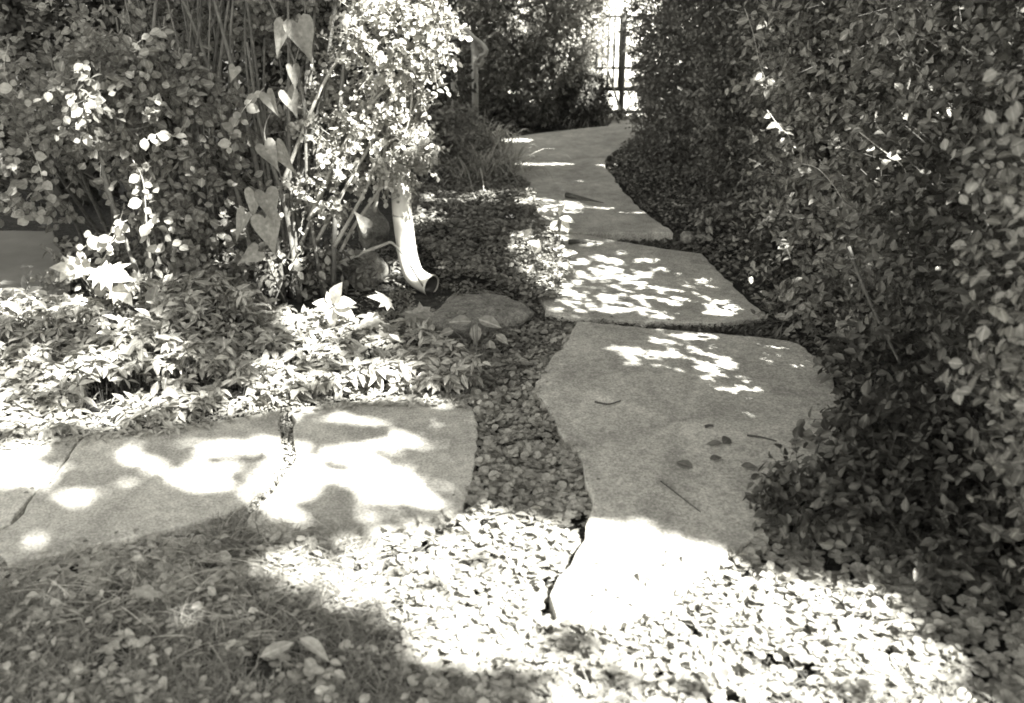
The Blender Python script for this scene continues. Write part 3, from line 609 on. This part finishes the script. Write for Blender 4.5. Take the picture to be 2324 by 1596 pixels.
bush('sky_screen_shrub', 'tall dark shrub added unseen in line with the right hedge to block sky light', 'shrub', (2.4, 1.2), [(2.35, 1.3, .9, .75, .6, .9), (2.5, 1.1, 1.8, .8, .7, .8), (2.3, .2, 1.3, .6, .7, 1.2)], 1500, T_OVL, .06, 'dark', m=8, length=.25, stemn=12, mask=True, minz=.2)  # added out of view to keep sky light off the lower right
# left: rounded shrubs
bush('leafy_shrub', 'shaded shrub at the left edge overhanging the grey paving', 'shrub', (-2.35, 5.8), [V(20, 150, 5.4, .5, .45, .42), V(10, 330, 5.2, .42, .4, .26), V(110, 420, 5.3, .3, .3, .2), V(-60, 300, 5.5, .4, .5, .4)], 480, T_RND, .050, 'shrub', m=8, length=.20, stemn=8, lump=.4, thr=.46, inner=False)
bush('round_leaved_shrub', 'round-leaved shrub left of the upright canes with long drooping sprays', 'shrub', (-1.75, 4.9), [V(330, 60, 4.7, .30, .3, .2), V(400, 250, 4.7, .30, .25, .2), V(250, 200, 4.6, .16, .2, .16), V(440, 60, 4.8, .3, .3, .2), V(440, 430, 4.8, .2, .15, .16), V(470, 560, 4.85, .16, .12, .12)],
     1600, T_RND, .042, 'shrub', m=8, length=.17, stemn=16, lump=.45, stem='cane', droop=.35, thr=.47, inner=False)
o = thing('cane_shrub', (-1.35, 4.95, 0), 'multi-stemmed shrub with many upright bare canes in the middle left', 'shrub')
CB = [(-1.62, 5.0), (-1.45, 4.95), (-1.25, 4.95), (-1.1, 5.0)]
for i in range(46):
    b = CB[i % 4]; bx, by = b[0]+rng.normal()*.09, b[1]+rng.normal()*.08; lean = rng.normal()*.16 + (.10 if i % 3 == 0 else -.03); H = rng.uniform(1.2, 1.9)
    pt = curve([(bx, by, -.05), (bx+lean*.3+rng.normal()*.012, by+rng.normal()*.03, H*.35), (bx+lean*.8+rng.normal()*.03, by+rng.normal()*.05, H*.7), (bx+lean*1.5, by+rng.normal()*.08, H)], 5)
    r = rng.uniform(.006, .017); mb = MB(); tube(mb, pt, np.linspace(r, r*.4, len(pt)), 7); mb.build('cane', M['cane' if i % 3 else 'bark'], o)
mb, tw = MB(), MB(); p, out = sample_vol([(-1.35, 5.25, 1.45, .55, .3, .35), (-1.2, 5.35, .9, .3, .2, .25)], 1100, .3, .3, thr=.4)
foliage(mb, tw, p, out, T_RND, .036, m=7, length=.18); mb.build('foliage', M['shrub'], o); tw.build('twigs', M['bark'], o)
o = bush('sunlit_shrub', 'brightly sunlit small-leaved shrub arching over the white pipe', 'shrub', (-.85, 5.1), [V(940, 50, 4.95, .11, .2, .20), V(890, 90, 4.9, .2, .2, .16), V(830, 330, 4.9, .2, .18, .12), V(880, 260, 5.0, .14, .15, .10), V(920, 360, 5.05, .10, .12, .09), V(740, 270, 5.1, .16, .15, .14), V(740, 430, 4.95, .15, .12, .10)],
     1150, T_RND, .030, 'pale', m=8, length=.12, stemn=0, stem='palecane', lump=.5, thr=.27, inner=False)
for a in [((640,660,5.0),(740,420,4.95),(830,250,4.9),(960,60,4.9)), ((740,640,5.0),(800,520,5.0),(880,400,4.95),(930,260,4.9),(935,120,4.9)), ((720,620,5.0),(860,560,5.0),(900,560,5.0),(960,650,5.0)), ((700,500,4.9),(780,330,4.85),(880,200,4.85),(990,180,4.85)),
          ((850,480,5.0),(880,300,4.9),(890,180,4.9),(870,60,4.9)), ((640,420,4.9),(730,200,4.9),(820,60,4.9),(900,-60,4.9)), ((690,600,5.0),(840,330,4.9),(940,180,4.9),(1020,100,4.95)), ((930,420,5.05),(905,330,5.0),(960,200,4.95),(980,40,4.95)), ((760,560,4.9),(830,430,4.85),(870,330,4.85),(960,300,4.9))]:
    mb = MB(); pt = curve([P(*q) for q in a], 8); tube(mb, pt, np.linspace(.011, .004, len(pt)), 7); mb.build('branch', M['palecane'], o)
# drooping spray of the round-leaved shrub, caught by the sun and toned paler for it, and its neighbours
def spray(parent, pts, T, size, n, mat, sm='palecane', name='foliage', r=.0025):
    pt = curve(pts, 8); mb = MB(); tube(mb, pt, np.linspace(r, r*.5, len(pt)), 5); s = mb.build('twig', M[sm], parent)
    mb = MB(); q = pt[np.linspace(3, len(pt)-1, n).astype(int)]; k = np.arange(n) % 2*2-1
    yd = np.stack([k*1.0+rng.normal(size=n)*.3, rng.normal(size=n)*.5-.3, -.35+rng.normal(size=n)*.35], 1); q = q + rng.normal(size=(n, 3))*.008; yd[-1] = (0, -.2, -1)
    zd = np.stack([rng.normal(size=n)*.5+.3, -1.0+rng.normal(size=n)*.3, .8+rng.normal(size=n)*.4], 1)
    bake(mb, T, q, yd, zd, size*(.6+.6*rng.random(n))); mb.build(name, M[mat], parent); return s
rs = bpy.data.objects['round_leaved_shrub']
for pts, n in [([(300,360,4.4),(325,410,4.15),(332,490,4.1),(338,585,4.1)], 13), ([(290,500,4.3),(262,515,4.2),(240,540,4.2),(205,535,4.2)], 8), ([(270,540,4.3),(235,560,4.2),(210,550,4.2),(180,570,4.2)], 8), ([(250,170,4.5),(210,200,4.4),(190,240,4.35),(200,300,4.35)], 10), ([(420,280,4.5),(400,310,4.4),(370,300,4.35),(330,320,4.3)], 9),
               ([(280,480,4.3),(250,560,4.25),(230,600,4.25),(215,640,4.25)], 9), ([(600,200,4.6),(560,240,4.5),(530,290,4.5),(520,330,4.5)], 12), ([(380,60,4.6),(340,80,4.5),(300,110,4.5),(280,150,4.5)], 9)]:
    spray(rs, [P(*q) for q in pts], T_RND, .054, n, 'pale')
ls = bpy.data.objects['leafy_shrub']
for pts, n in [([(60,300,5.1),(90,380,5.0),(100,420,5.0),(120,450,5.0)], 9), ([(20,440,5.0),(30,470,5.0),(60,490,5.0),(90,480,5.0)], 9), ([(20,100,5.0),(10,150,4.9),(20,190,4.9),(60,230,4.9)], 9)]:
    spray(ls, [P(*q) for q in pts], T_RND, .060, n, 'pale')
fs = bpy.data.objects['arching_shrub']
for pts, n in [([(1690,20,4.9),(1710,80,4.8),(1725,150,4.7),(1745,200,4.7)], 12), ([(1740,250,4.6),(1770,290,4.5),(1790,310,4.4),(1800,350,4.4)], 10), ([(1800,370,4.3),(1850,380,4.1),(1890,420,4.0),(1920,470,3.9)], 11), ([(1950,300,3.8),(2000,340,3.7),(2050,380,3.6),(2060,430,3.6)], 10)]:
    spray(fs, [P(*q) for q in pts], T_OV, .055, n, 'shrub')
ss = bpy.data.objects['shadowed_shrub']
mb = MB(); pt = curve([P(1925, 560, 3.5), P(1955, 640, 3.45), P(1990, 720, 3.4), P(2042, 825, 3.3)], 6); tube(mb, pt, np.linspace(.007, .005, len(pt)), 7); mb.build('branch', M['bark'], ss)

# ------------------------------------------------------------------ climbing vine with heart leaves
o = thing('heart_leaf_vine', P(640, 680, 4.5)[:2] + (0,), 'climbing vine with large heart-shaped leaves before the canes', 'vine')
mb = MB(); pt = curve([P(650, 690, 4.6), P(600, 560, 4.5), P(640, 420, 4.45), P(600, 300, 4.45), P(650, 200, 4.4), P(690, 60, 4.4), P(690, -60, 4.4)], 8); tube(mb, pt, .003, 5); mb.build('stem', M['cane'], o)
for (u, v, s, rot, yw) in [(672, 45, 74, -20, .2), (648, 50, 62, 22, -.5), (662, 148, 44, -10, .9), (604, 208, 48, -22, -.5), (650, 205, 50, -22, .4), (597, 325, 56, -30, .4), (625, 325, 66, -28, -.6), (578, 432, 56, 10, -.3), (600, 432, 66, -16, .5),
                       (560, 480, 60, 28, -.6), (600, 488, 76, -12, .2), (590, 568, 50, 60, -.2), (535, 150, 30, 20, .3), (835, 520, 42, 150, .5)]:
    Y = 4.3 + rng.random()*.1; q = np.array(P(u, v, Y)); a = R(rot); L = s/F*Y*1.1
    mb = MB(); bake(mb, T_HEART, q[None], np.array([[math.sin(-a), -.15, -math.cos(a)]]), np.array([[yw*1.5, -1, .35+rng.normal()*.3]]), L, np.array([rng.random()])); mb.build('leaf', M['heart'], o)
# ------------------------------------------------------------------ single young plants
def seedling(name, label, base, leaves, T, mat, cat='plant', stemmat='cane', group=None):
    """leaves: (u, v, Y, length m, image angle deg from up, tilt towards the camera)"""
    o = thing(name, (base[0], base[1], 0), label, cat, group)
    for (u, v, Y, L, ang, tl) in leaves:
        q = np.array(P(u, v, Y)); a = R(ang); yd = np.array([[math.sin(a), -.35, math.cos(a)]])
        mb = MB(); bake(mb, T, q[None], yd, np.array([[rng.normal()*.25, -1+tl, .5+tl]]), L, np.array([rng.random()])); mb.build('leaf', M[mat], o)
        mb = MB(); m = (np.array([base[0], base[1], 0]) + q)/2 + (0, .02, .03); tube(mb, curve([(base[0], base[1], -.05), m, q], 5), .0022, 5); mb.build('stalk', M[stemmat], o)
    return o
seedling('maple_seedling', 'maple seedling with large lobed leaves in a sun-pale tone against the shaded paving', G(240, 740)[:2], [(180, 612, 4.25, .12, -75, .4), (200, 620, 4.25, .11, -30, .4), (235, 620, 4.2, .15, 95, .5), (225, 605, 4.2, .12, 150, .4), (165, 600, 4.3, .1, -140, .4), (260, 650, 4.2, .12, 130, .5)], T_MAPLE, 'white', 'seedling')
seedling('broadleaf_weed', 'upright weed with long pale oblong leaves left of the flat stone', G(758, 760)[:2], [(758, 690, 4.2, .125, 20, .2), (758, 692, 4.2, .11, 75, .3), (755, 695, 4.2, .09, -70, .3), (757, 695, 4.2, .11, 110, .3), (757, 697, 4.2, .10, 185, .3), (757, 690, 4.2, .07, -20, .2)], T_OV, 'white', 'weed')
seedling('maple_seedling', 'shaded maple seedling with flat grey lobed leaves below the pipe elbow', G(900, 770)[:2], [(890, 690, 4.15, .12, -60, .7), (920, 705, 4.15, .14, 100, .8), (940, 700, 4.15, .13, 140, .8), (860, 720, 4.1, .11, -110, .6), (880, 755, 4.0, .12, 190, .6)], T_MAPLE, 'seed', 'seedling')
seedling('drooping_weed', 'drooping leafy weed in front of the flat stone', G(1080, 850)[:2], [(1070, 730, 4.1, .10, -80, .5), (1085, 725, 4.1, .11, 100, .5), (1080, 735, 4.1, .09, 180, .2), (1110, 770, 4.1, .08, 170, .3), (1125, 760, 4.1, .07, 120, .3), (1060, 790, 4.0, .08, -160, .3), (1048, 785, 4.0, .09, 190, .2), (1095, 800, 4.0, .07, 170, .3), (1050, 830, 4.1, .07, 180, .3), (1120, 800, 4.0, .07, 150, .4), (1030, 750, 4.1, .07, -100, .4)], T_OV, 'seed', 'weed')
seedling('dark_seedling', 'small dark upright seedling against the shaded paving at the far left', G(62, 720)[:2], [(60, 660, 4.5, .09, 5, .1), (62, 665, 4.5, .10, 60, .3), (58, 668, 4.5, .10, -60, .3), (60, 672, 4.5, .11, 110, .4), (58, 675, 4.5, .11, -110, .4), (64, 640, 4.5, .07, 25, .1)], T_LAN, 'dark', 'seedling')
seedling('broad_leaf_sprout', 'sprout with two big dark curled leaves rising from the bed', G(385, 770)[:2], [(345, 700, 4.1, .13, 20, .1), (375, 690, 4.1, .13, 110, .4), (340, 715, 4.1, .06, -80, .4)], T_OV, 'shrub', 'sprout')
seedling('white_flower_weed', 'pale starry weed leaning over the path edge by the step', G(1270, 545)[:2], [(1268, 490, 5.9, .09, 20, .4), (1270, 495, 5.9, .10, 100, .5), (1275, 500, 5.9, .09, 150, .4), (1265, 500, 5.9, .08, -140, .4), (1262, 488, 5.9, .08, -70, .4), (1240, 490, 5.9, .06, -60, .4)], T_OV, 'white', 'weed')
seedling('pale_weed', 'pale broad-leaved weed spilling over the second slab edge', G(1235, 640)[:2], [(1275, 580, 5.2, .09, 70, .5), (1225, 560, 5.2, .08, -60, .4), (1215, 575, 5.2, .09, 10, .4), (1230, 590, 5.2, .10, 150, .4), (1270, 600, 5.1, .08, 110, .5), (1290, 610, 5.1, .07, 130, .5), (1210, 600, 5.1, .08, 200, .4), (1190, 540, 5.2, .07, 30, .4)], T_OV, 'white', 'weed')
for lb, (u, v), ls_ in [('ivy sprig with pointed leaves at the right corner of the nearest slab', (1790, 1240), [(1735, 1120, 3.0, .075, 190, .3), (1770, 1140, 3.0, .06, 120, .4), (1790, 1160, 2.95, .07, 170, .2), (1830, 1150, 2.9, .06, 60, .4), (1850, 1130, 2.9, .06, 100, .3), (1700, 1150, 3.0, .05, 230, .4)]),
                        ('ivy sprig with hanging heart leaves above the dark creeper at the right', (1830, 1290), [(1800, 1200, 2.75, .08, 185, .2), (1840, 1190, 2.75, .07, 150, .3), (1900, 1170, 2.8, .07, 120, .3), (1880, 1220, 2.7, .06, 200, .3), (1760, 1210, 2.8, .05, 180, .3)]),
                        ('curled leaf sprout at the lower edge of the nearest slab', (1590, 1280), [(1570, 1235, 2.62, .055, 190, .2), (1600, 1225, 2.62, .06, 160, .2), (1560, 1220, 2.62, .05, -60, .4)])]:
    seedling('ivy_sprig', lb, G(u, v)[:2], ls_, T_HEART, 'shrub', 'sprig')
# low leafy plants along the right edge of the path, most in the shade-darkened tone
for i, (u, v, s, lb) in enumerate([(1620, 545, .16, 'low dark plant at the broken corner of the step'), (1760, 640, .2, 'low dark plant beside the right edge of the second slab'), (1800, 740, .15, 'low plant with long pale leaves at the end of the path joint'),
                                 (1930, 880, .16, 'low plant at the rightmost edge of the nearest slab'), (1930, 1060, .16, 'low plant in deep shade right of the nearest slab'), (1790, 1190, .15, 'low plant covering the lower right corner of the nearest slab'), (2010, 1010, .2, 'low dark plant filling the shade under the right shrubs'),
                                 (2130, 1130, .2, 'low dark plant at the foot of the shrub at the right edge'), (1950, 1170, .17, 'low dark plant behind the creeper right of the ivy sprigs'), (2290, 1250, .17, 'low dark plant in the shade at the very right edge'), (2090, 1290, .13, 'low dark plant at the border of the sunlit creeper on the right')]):
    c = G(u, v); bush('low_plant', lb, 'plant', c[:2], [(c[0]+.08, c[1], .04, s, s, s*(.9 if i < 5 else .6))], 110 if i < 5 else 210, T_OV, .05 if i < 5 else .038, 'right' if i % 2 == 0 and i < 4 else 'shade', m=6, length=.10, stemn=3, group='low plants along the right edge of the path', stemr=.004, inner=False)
# low shrubs under the left group, to hide the soil
for u, v, lb in [(430, 660, 'low leafy plant at the foot of the canes on the left'), (620, 660, 'low leafy plant at the foot of the canes by the vine'), (690, 650, 'low leafy plant left of the rounded boulder'), (250, 650, 'low leafy plant behind the sun-pale maple seedling')]:
    c = G(u, v); bush('low_plant', lb, 'plant', c[:2], [(c[0], c[1], .05, .26, .18, .16)], 170, T_OV, .045, 'fine', m=6, length=.12, stemn=4, group='low plants under the left shrubs', stemr=.004, inner=False)
for u, v, w_, h_, lb in [(1010, 400, .24, .34, 'loose leafy shrub between the white pipe and the grass clumps'), (1030, 340, .2, .16, 'loose leafy shrub behind the sunlit shrub, before the handrail')]:
    c = G(u, v); bush('loose_shrub', lb, 'shrub', c[:2], [(c[0], c[1], .12, w_, .2, h_)], 330, T_OV, .045, 'shrub', m=7, length=.16, stemn=6, stemr=.005)
# crumbs along the slab edges
x, y = scatter([EXA, EXL, B_, C_], 16000); pol = [gp(*q) for q in (A_, L0, L1, L2, B_, C_)]; dd_ = np.full(len(x), 9.)
for q in pol:
    for i in range(len(q)):
        a, b = np.array(q[i]), np.array(q[(i+1) % len(q)]); ab = b-a; t = np.clip(((x-a[0])*ab[0]+(y-a[1])*ab[1])/max(ab@ab, 1e-9), 0, 1); dd_ = np.minimum(dd_, np.hypot(x-a[0]-t*ab[0], y-a[1]-t*ab[1]))
kk = rng.random(len(x)) < (.55*np.exp(-dd_/.022) + .006); x, y = x[kk], y[kk]
zz = np.where(y > 6.1, .052, np.where(y > 4.5, .03, np.where(x < 0, .003, .015))); mb = MB(); n = len(x); a = rng.random(n)*6.28
bake(mb, T_OVL, np.stack([x, y, zz], 1), np.stack([np.cos(a), np.sin(a), .1+0*a], 1), np.stack([rng.normal(size=n)*.3, rng.normal(size=n)*.3, np.ones(n)], 1), .011*(.4+1.3*rng.random(n)**2))
tag(mb.build('debris', M['dry']), 'dark crumbs of dead leaves along the edges of the path slabs', 'debris', kind='stuff')
mb = MB(); x, y = scatter([[(1330,533),(1535,531),(1600,560),(1590,575),(1440,560),(1340,545)]], 900); blades(mb, x, y, .05, z=-.02, lean=.6, T=T_LAN); carpet(mb, x, y, T_OVL, .02, -.03, .03)
tag(mb.build('step_weeds', M['moss']), 'dark weeds growing under the broken path step', 'weeds', kind='stuff')
# arching grass clumps
def clump(u, v, n, L, label, Y=None, group='arching grass clumps left of the path'):
    c = G(u, v); o = thing('grass_clump', (c[0], c[1], 0), label, 'grass clump', group); mb = MB()
    for i in range(n):
        a = rng.random()*6.28; l = L*rng.uniform(.6, 1.15); w_ = rng.uniform(.004, .007); out = np.array([math.cos(a), math.sin(a), 0]); sp_ = rng.uniform(.35, 1.15)
        b = np.array([c[0], c[1], -.03]) + np.array([rng.normal()*.09, rng.normal()*.09, 0]); pts = []
        side = np.cross(out, [0, 0, 1.])
        for t in np.linspace(0, 1, 8):
            pos = b + out*(l*sp_*t**1.3) + np.array([0, 0, l*(1.05*t - .85*sp_*t*t*t)]); ww = w_*(1-t**3)+.0004
            pts += [pos - side*ww, pos + side*ww]
        tr = []
        for k in range(7): tr += [(2*k, 2*k+1, 2*k+3), (2*k, 2*k+3, 2*k+2)]
        mb.add(np.array(pts), tr, rng.random(), .0)
    mb.build('blades', M['clump'], o)
for u, v, n, L, lb in [(1085, 420, 130, .50, 'arching grass clump nearest to the white pipe'), (1130, 400, 130, .46, 'arching grass clump leaning onto the path at its bend'), (1060, 350, 120, .50, 'arching grass clump behind the sunlit shrub'), (1115, 350, 110, .44, 'arching grass clump at the left edge of the far path'),
                       (1060, 300, 70, .4, 'arching grass clump below the handrail posts'), (1360, 282, 120, .34, 'fine grass clump at the foot of the back hedge near the gate'), (1320, 284, 90, .28, 'fine grass clump in the middle of the back hedge foot')]:
    clump(u, v, n, L, lb)
for u, v, lb in [(1215, 285, 'strap-leaved plant at the left foot of the back hedge'), (1260, 283, 'strap-leaved plant under the middle of the back hedge'), (1310, 279, 'strap-leaved plant with one bright leaf under the back hedge')]:
    c = G(u, v); o = thing('strap_leaf_plant', (c[0], c[1], 0), lb, 'plant', 'strap-leaved plants under the back hedge'); mb = MB(); n = 12
    a = rng.random(n)*6.28; bake(mb, T_LAN, np.tile(np.array([[c[0], c[1], .0]]), (n, 1)) + rng.normal(size=(n, 3))*.03*np.array([1, 1, 0]), np.stack([np.cos(a)*.5, np.sin(a)*.5, np.ones(n)], 1), np.stack([np.cos(a), -1+0*a, .3+0*a], 1), .2*(.6+.6*rng.random(n)), None, .9)
    mb.build('leaves', M['seed'], o)
for u, v in [(1150, 300)]: 
    c = G(u, v); bush('low_plant', 'low dark plant at the far left corner of the path', 'plant', c[:2], [(c[0]-.1, c[1]+.1, .05, .35, .2, .15)], 240, T_OV, .05, 'dark', m=6, length=.12, stemn=4, stemr=.004)
c = G(1290, 285); bush('low_plant', 'long low strip of ground plants along the far edge of the path', 'plant', c[:2], [(c[0]-.25, c[1]+.15, .03, .5, .16, .1), (c[0]+.3, c[1]+.2, .03, .4, .14, .1)], 420, T_OV, .045, 'fine', m=6, length=.1, stemn=4, stemr=.003)

# ------------------------------------------------------------------ things lying on the slabs
def lying(name, label, cat, u, v, z, L, ang, T, mat, group=None, tilt=.1):
    c = G(u, v, z); a = R(ang); mb = MB()
    bake(mb, T, np.array([[0., 0, .004]]), np.array([[math.cos(a), math.sin(a), .05]]), np.array([[tilt, -tilt, 1]]), L, np.array([rng.random()]))
    o = mb.build(name, M[mat]); o.location = c; return tag(o, label, cat, group)
FL = 'fallen leaves on the paving'
lying('fallen_leaf', 'oval dark fallen leaf alone near the middle of the nearest slab', 'leaf', 1535, 1050, .014, .062, -40, T_RND, 'dry', FL)
lying('fallen_leaf', 'left leaf of a joined pair lying on the nearest slab', 'leaf', 1640, 1010, .014, .058, 175, T_OV, 'dry', FL)
lying('fallen_leaf', 'right upturned leaf of a joined pair on the nearest slab', 'leaf', 1640, 1010, .014, .065, 55, T_OV, 'dry', FL, .35)
lying('fallen_leaf', 'small faint fallen leaf below the pair on the nearest slab', 'leaf', 1610, 1045, .014, .05, 20, T_OV, 'dry', FL)
lying('fallen_leaf', 'faint fallen leaf right of the oval one on the nearest slab', 'leaf', 1680, 1060, .014, .06, -10, T_OV, 'dry', FL)
lying('fallen_leaf', 'pale folded fallen leaf at the back edge of the left slab', 'leaf', 415, 900, .03, .09, -50, T_RND, 'drypale', FL, .5)
lying('fallen_leaf', 'curled pale fallen leaf in the grass at bottom centre', 'leaf', 715, 1535, .03, .06, 120, T_HEART, 'drypale', FL, .4)
lying('fallen_leaf', 'long pale leaf standing in the creeper at lower left', 'leaf', 590, 1495, .03, .10, 40, T_LAN, 'drypale', FL, .5)
lying('fallen_leaf', 'long grey leaf pointing down right in the lower left creeper', 'leaf', 680, 1450, .03, .11, -40, T_LAN, 'ivy', FL, .5)
lying('fallen_leaf', 'pale crumpled leaf in the shaded creeper left of centre', 'leaf', 330, 1360, .03, .07, 100, T_MAPLE, 'drypale', FL, .5)
def stick(label, a, b, z, r, bend=.0, cat='twig', name='twig', mat='twig', r1=None):
    A, Bq = np.array(G(*a, z+r)), np.array(G(*b, z+r)); c0 = (A+Bq)/2; m = c0 + np.array([0, bend, .002]); mb = MB(); pt = curve([A-c0, m-c0, Bq-c0], 6)
    tube(mb, pt, np.linspace(r, r1 if r1 else r*.6, len(pt)), 7); o = mb.build(name, M[mat]); o.location = c0; tag(o, label, cat)
stick('short straight dark twig on the nearest slab right of the leaf pair', (1695, 988), (1762, 1001), .012, .004, .004)
stick('thin curved twig on the left side of the nearest slab', (1350, 912), (1408, 910), .012, .004, -.03)
stick('long thin bare twig by the lower right corner of the nearest slab', (1500, 1092), (1590, 1162), .012, .0025, -.005)
stick('tiny dark seed pod on the nearest slab above the leaf pair', (1600, 968), (1618, 966), .012, .006, 0, 'seed pod', 'seed_pod')
stick('dark wedge-shaped piece of bark on the far path slab', (1285, 443), (1370, 461), .05, .020, -.01, 'bark', 'bark_piece', 'twig', .002)
stick('dark wedge-shaped piece of bark on the second slab below the step', (1290, 549), (1362, 551), .035, .016, .01, 'bark', 'bark_piece', 'twig', .002)

# ------------------------------------------------------------------ unseen tall tree, added low leaf layer: leaves kept only where shade is wanted
def shade_caster(label, hz, x0, x1, y0, y1, n, size, trunk, coarse, thick=.5):
    o = thing('shade_caster', (trunk[0], trunk[1], 0), label, 'tree', 'shade trees behind the camera'); mb = MB()
    gx_ = rng.uniform(x0, x1, n); gy_ = rng.uniform(y0, y1, n); z = hz + (rng.random(n)-.5)*thick*2
    x = gx_ + SAZ[0]*z*COT; y = gy_ + SAZ[1]*z*COT
    keep = ~lit(gx_, gy_, coarse) & ~((gy_ > 6.5) & (gx_ > .0) & (rng.random(n) < .3)); p = np.stack([x, y, z], 1)[keep]
    uu, vv = img(p[:, 0], p[:, 1], p[:, 2]); vis = (p[:, 1] > .2) & (vv > -60) & (uu > -80) & (uu < 2400); p = p[~vis]; k = len(p)
    yd = rng.normal(size=(k, 3)); zd = np.array(SD)*1.6 + rng.normal(size=(k, 3))*.5; yd -= np.sum(yd*np.array(SD), 1)[:, None]*np.array(SD)*.8
    bake(mb, T_OVL, p, yd, zd, size*(.7+.6*rng.random(k)), None, 1.2)
    mb.build('crown', M['crown'], o); mb = MB(); T0 = np.array([trunk[0], trunk[1], -.1]); top = np.array([trunk[0]+.1, trunk[1]+.1, hz-.6])
    pt = curve([T0, (T0+top)/2+(.1, 0, 0), top], 8); tube(mb, pt, np.linspace(.14, .08, len(pt)), 12); got = 0
    for i in range(600):
        e = p[rng.integers(k)]; s = pt[-1-int(rng.integers(6))]; q = curve([s, (s+e)/2+(0, 0, .3), e], 6)
        vx, vy = vg(q)
        if np.any(lit(vx, vy, True)): continue
        tube(mb, q, np.linspace(.03, .006, 13), 6); got += 1
        if got > 22: break
    mb.build('trunk', M['bark'], o)
shade_caster('tall shade tree right of the garden, behind the camera', 6.3, -4.6, 3.4, .9, 11.0, 100000, .10, (7.4, .6), True)
shade_caster('unseen low leaf sheet on a trunk, added to throw the path streaks', 2.55, -.6, 1.9, 3.2, 9.6, 90000, .036, (4.2, 3.4), False, .12)  # flat leaf sheet added above the shrubs, shaped for the fine sun streaks
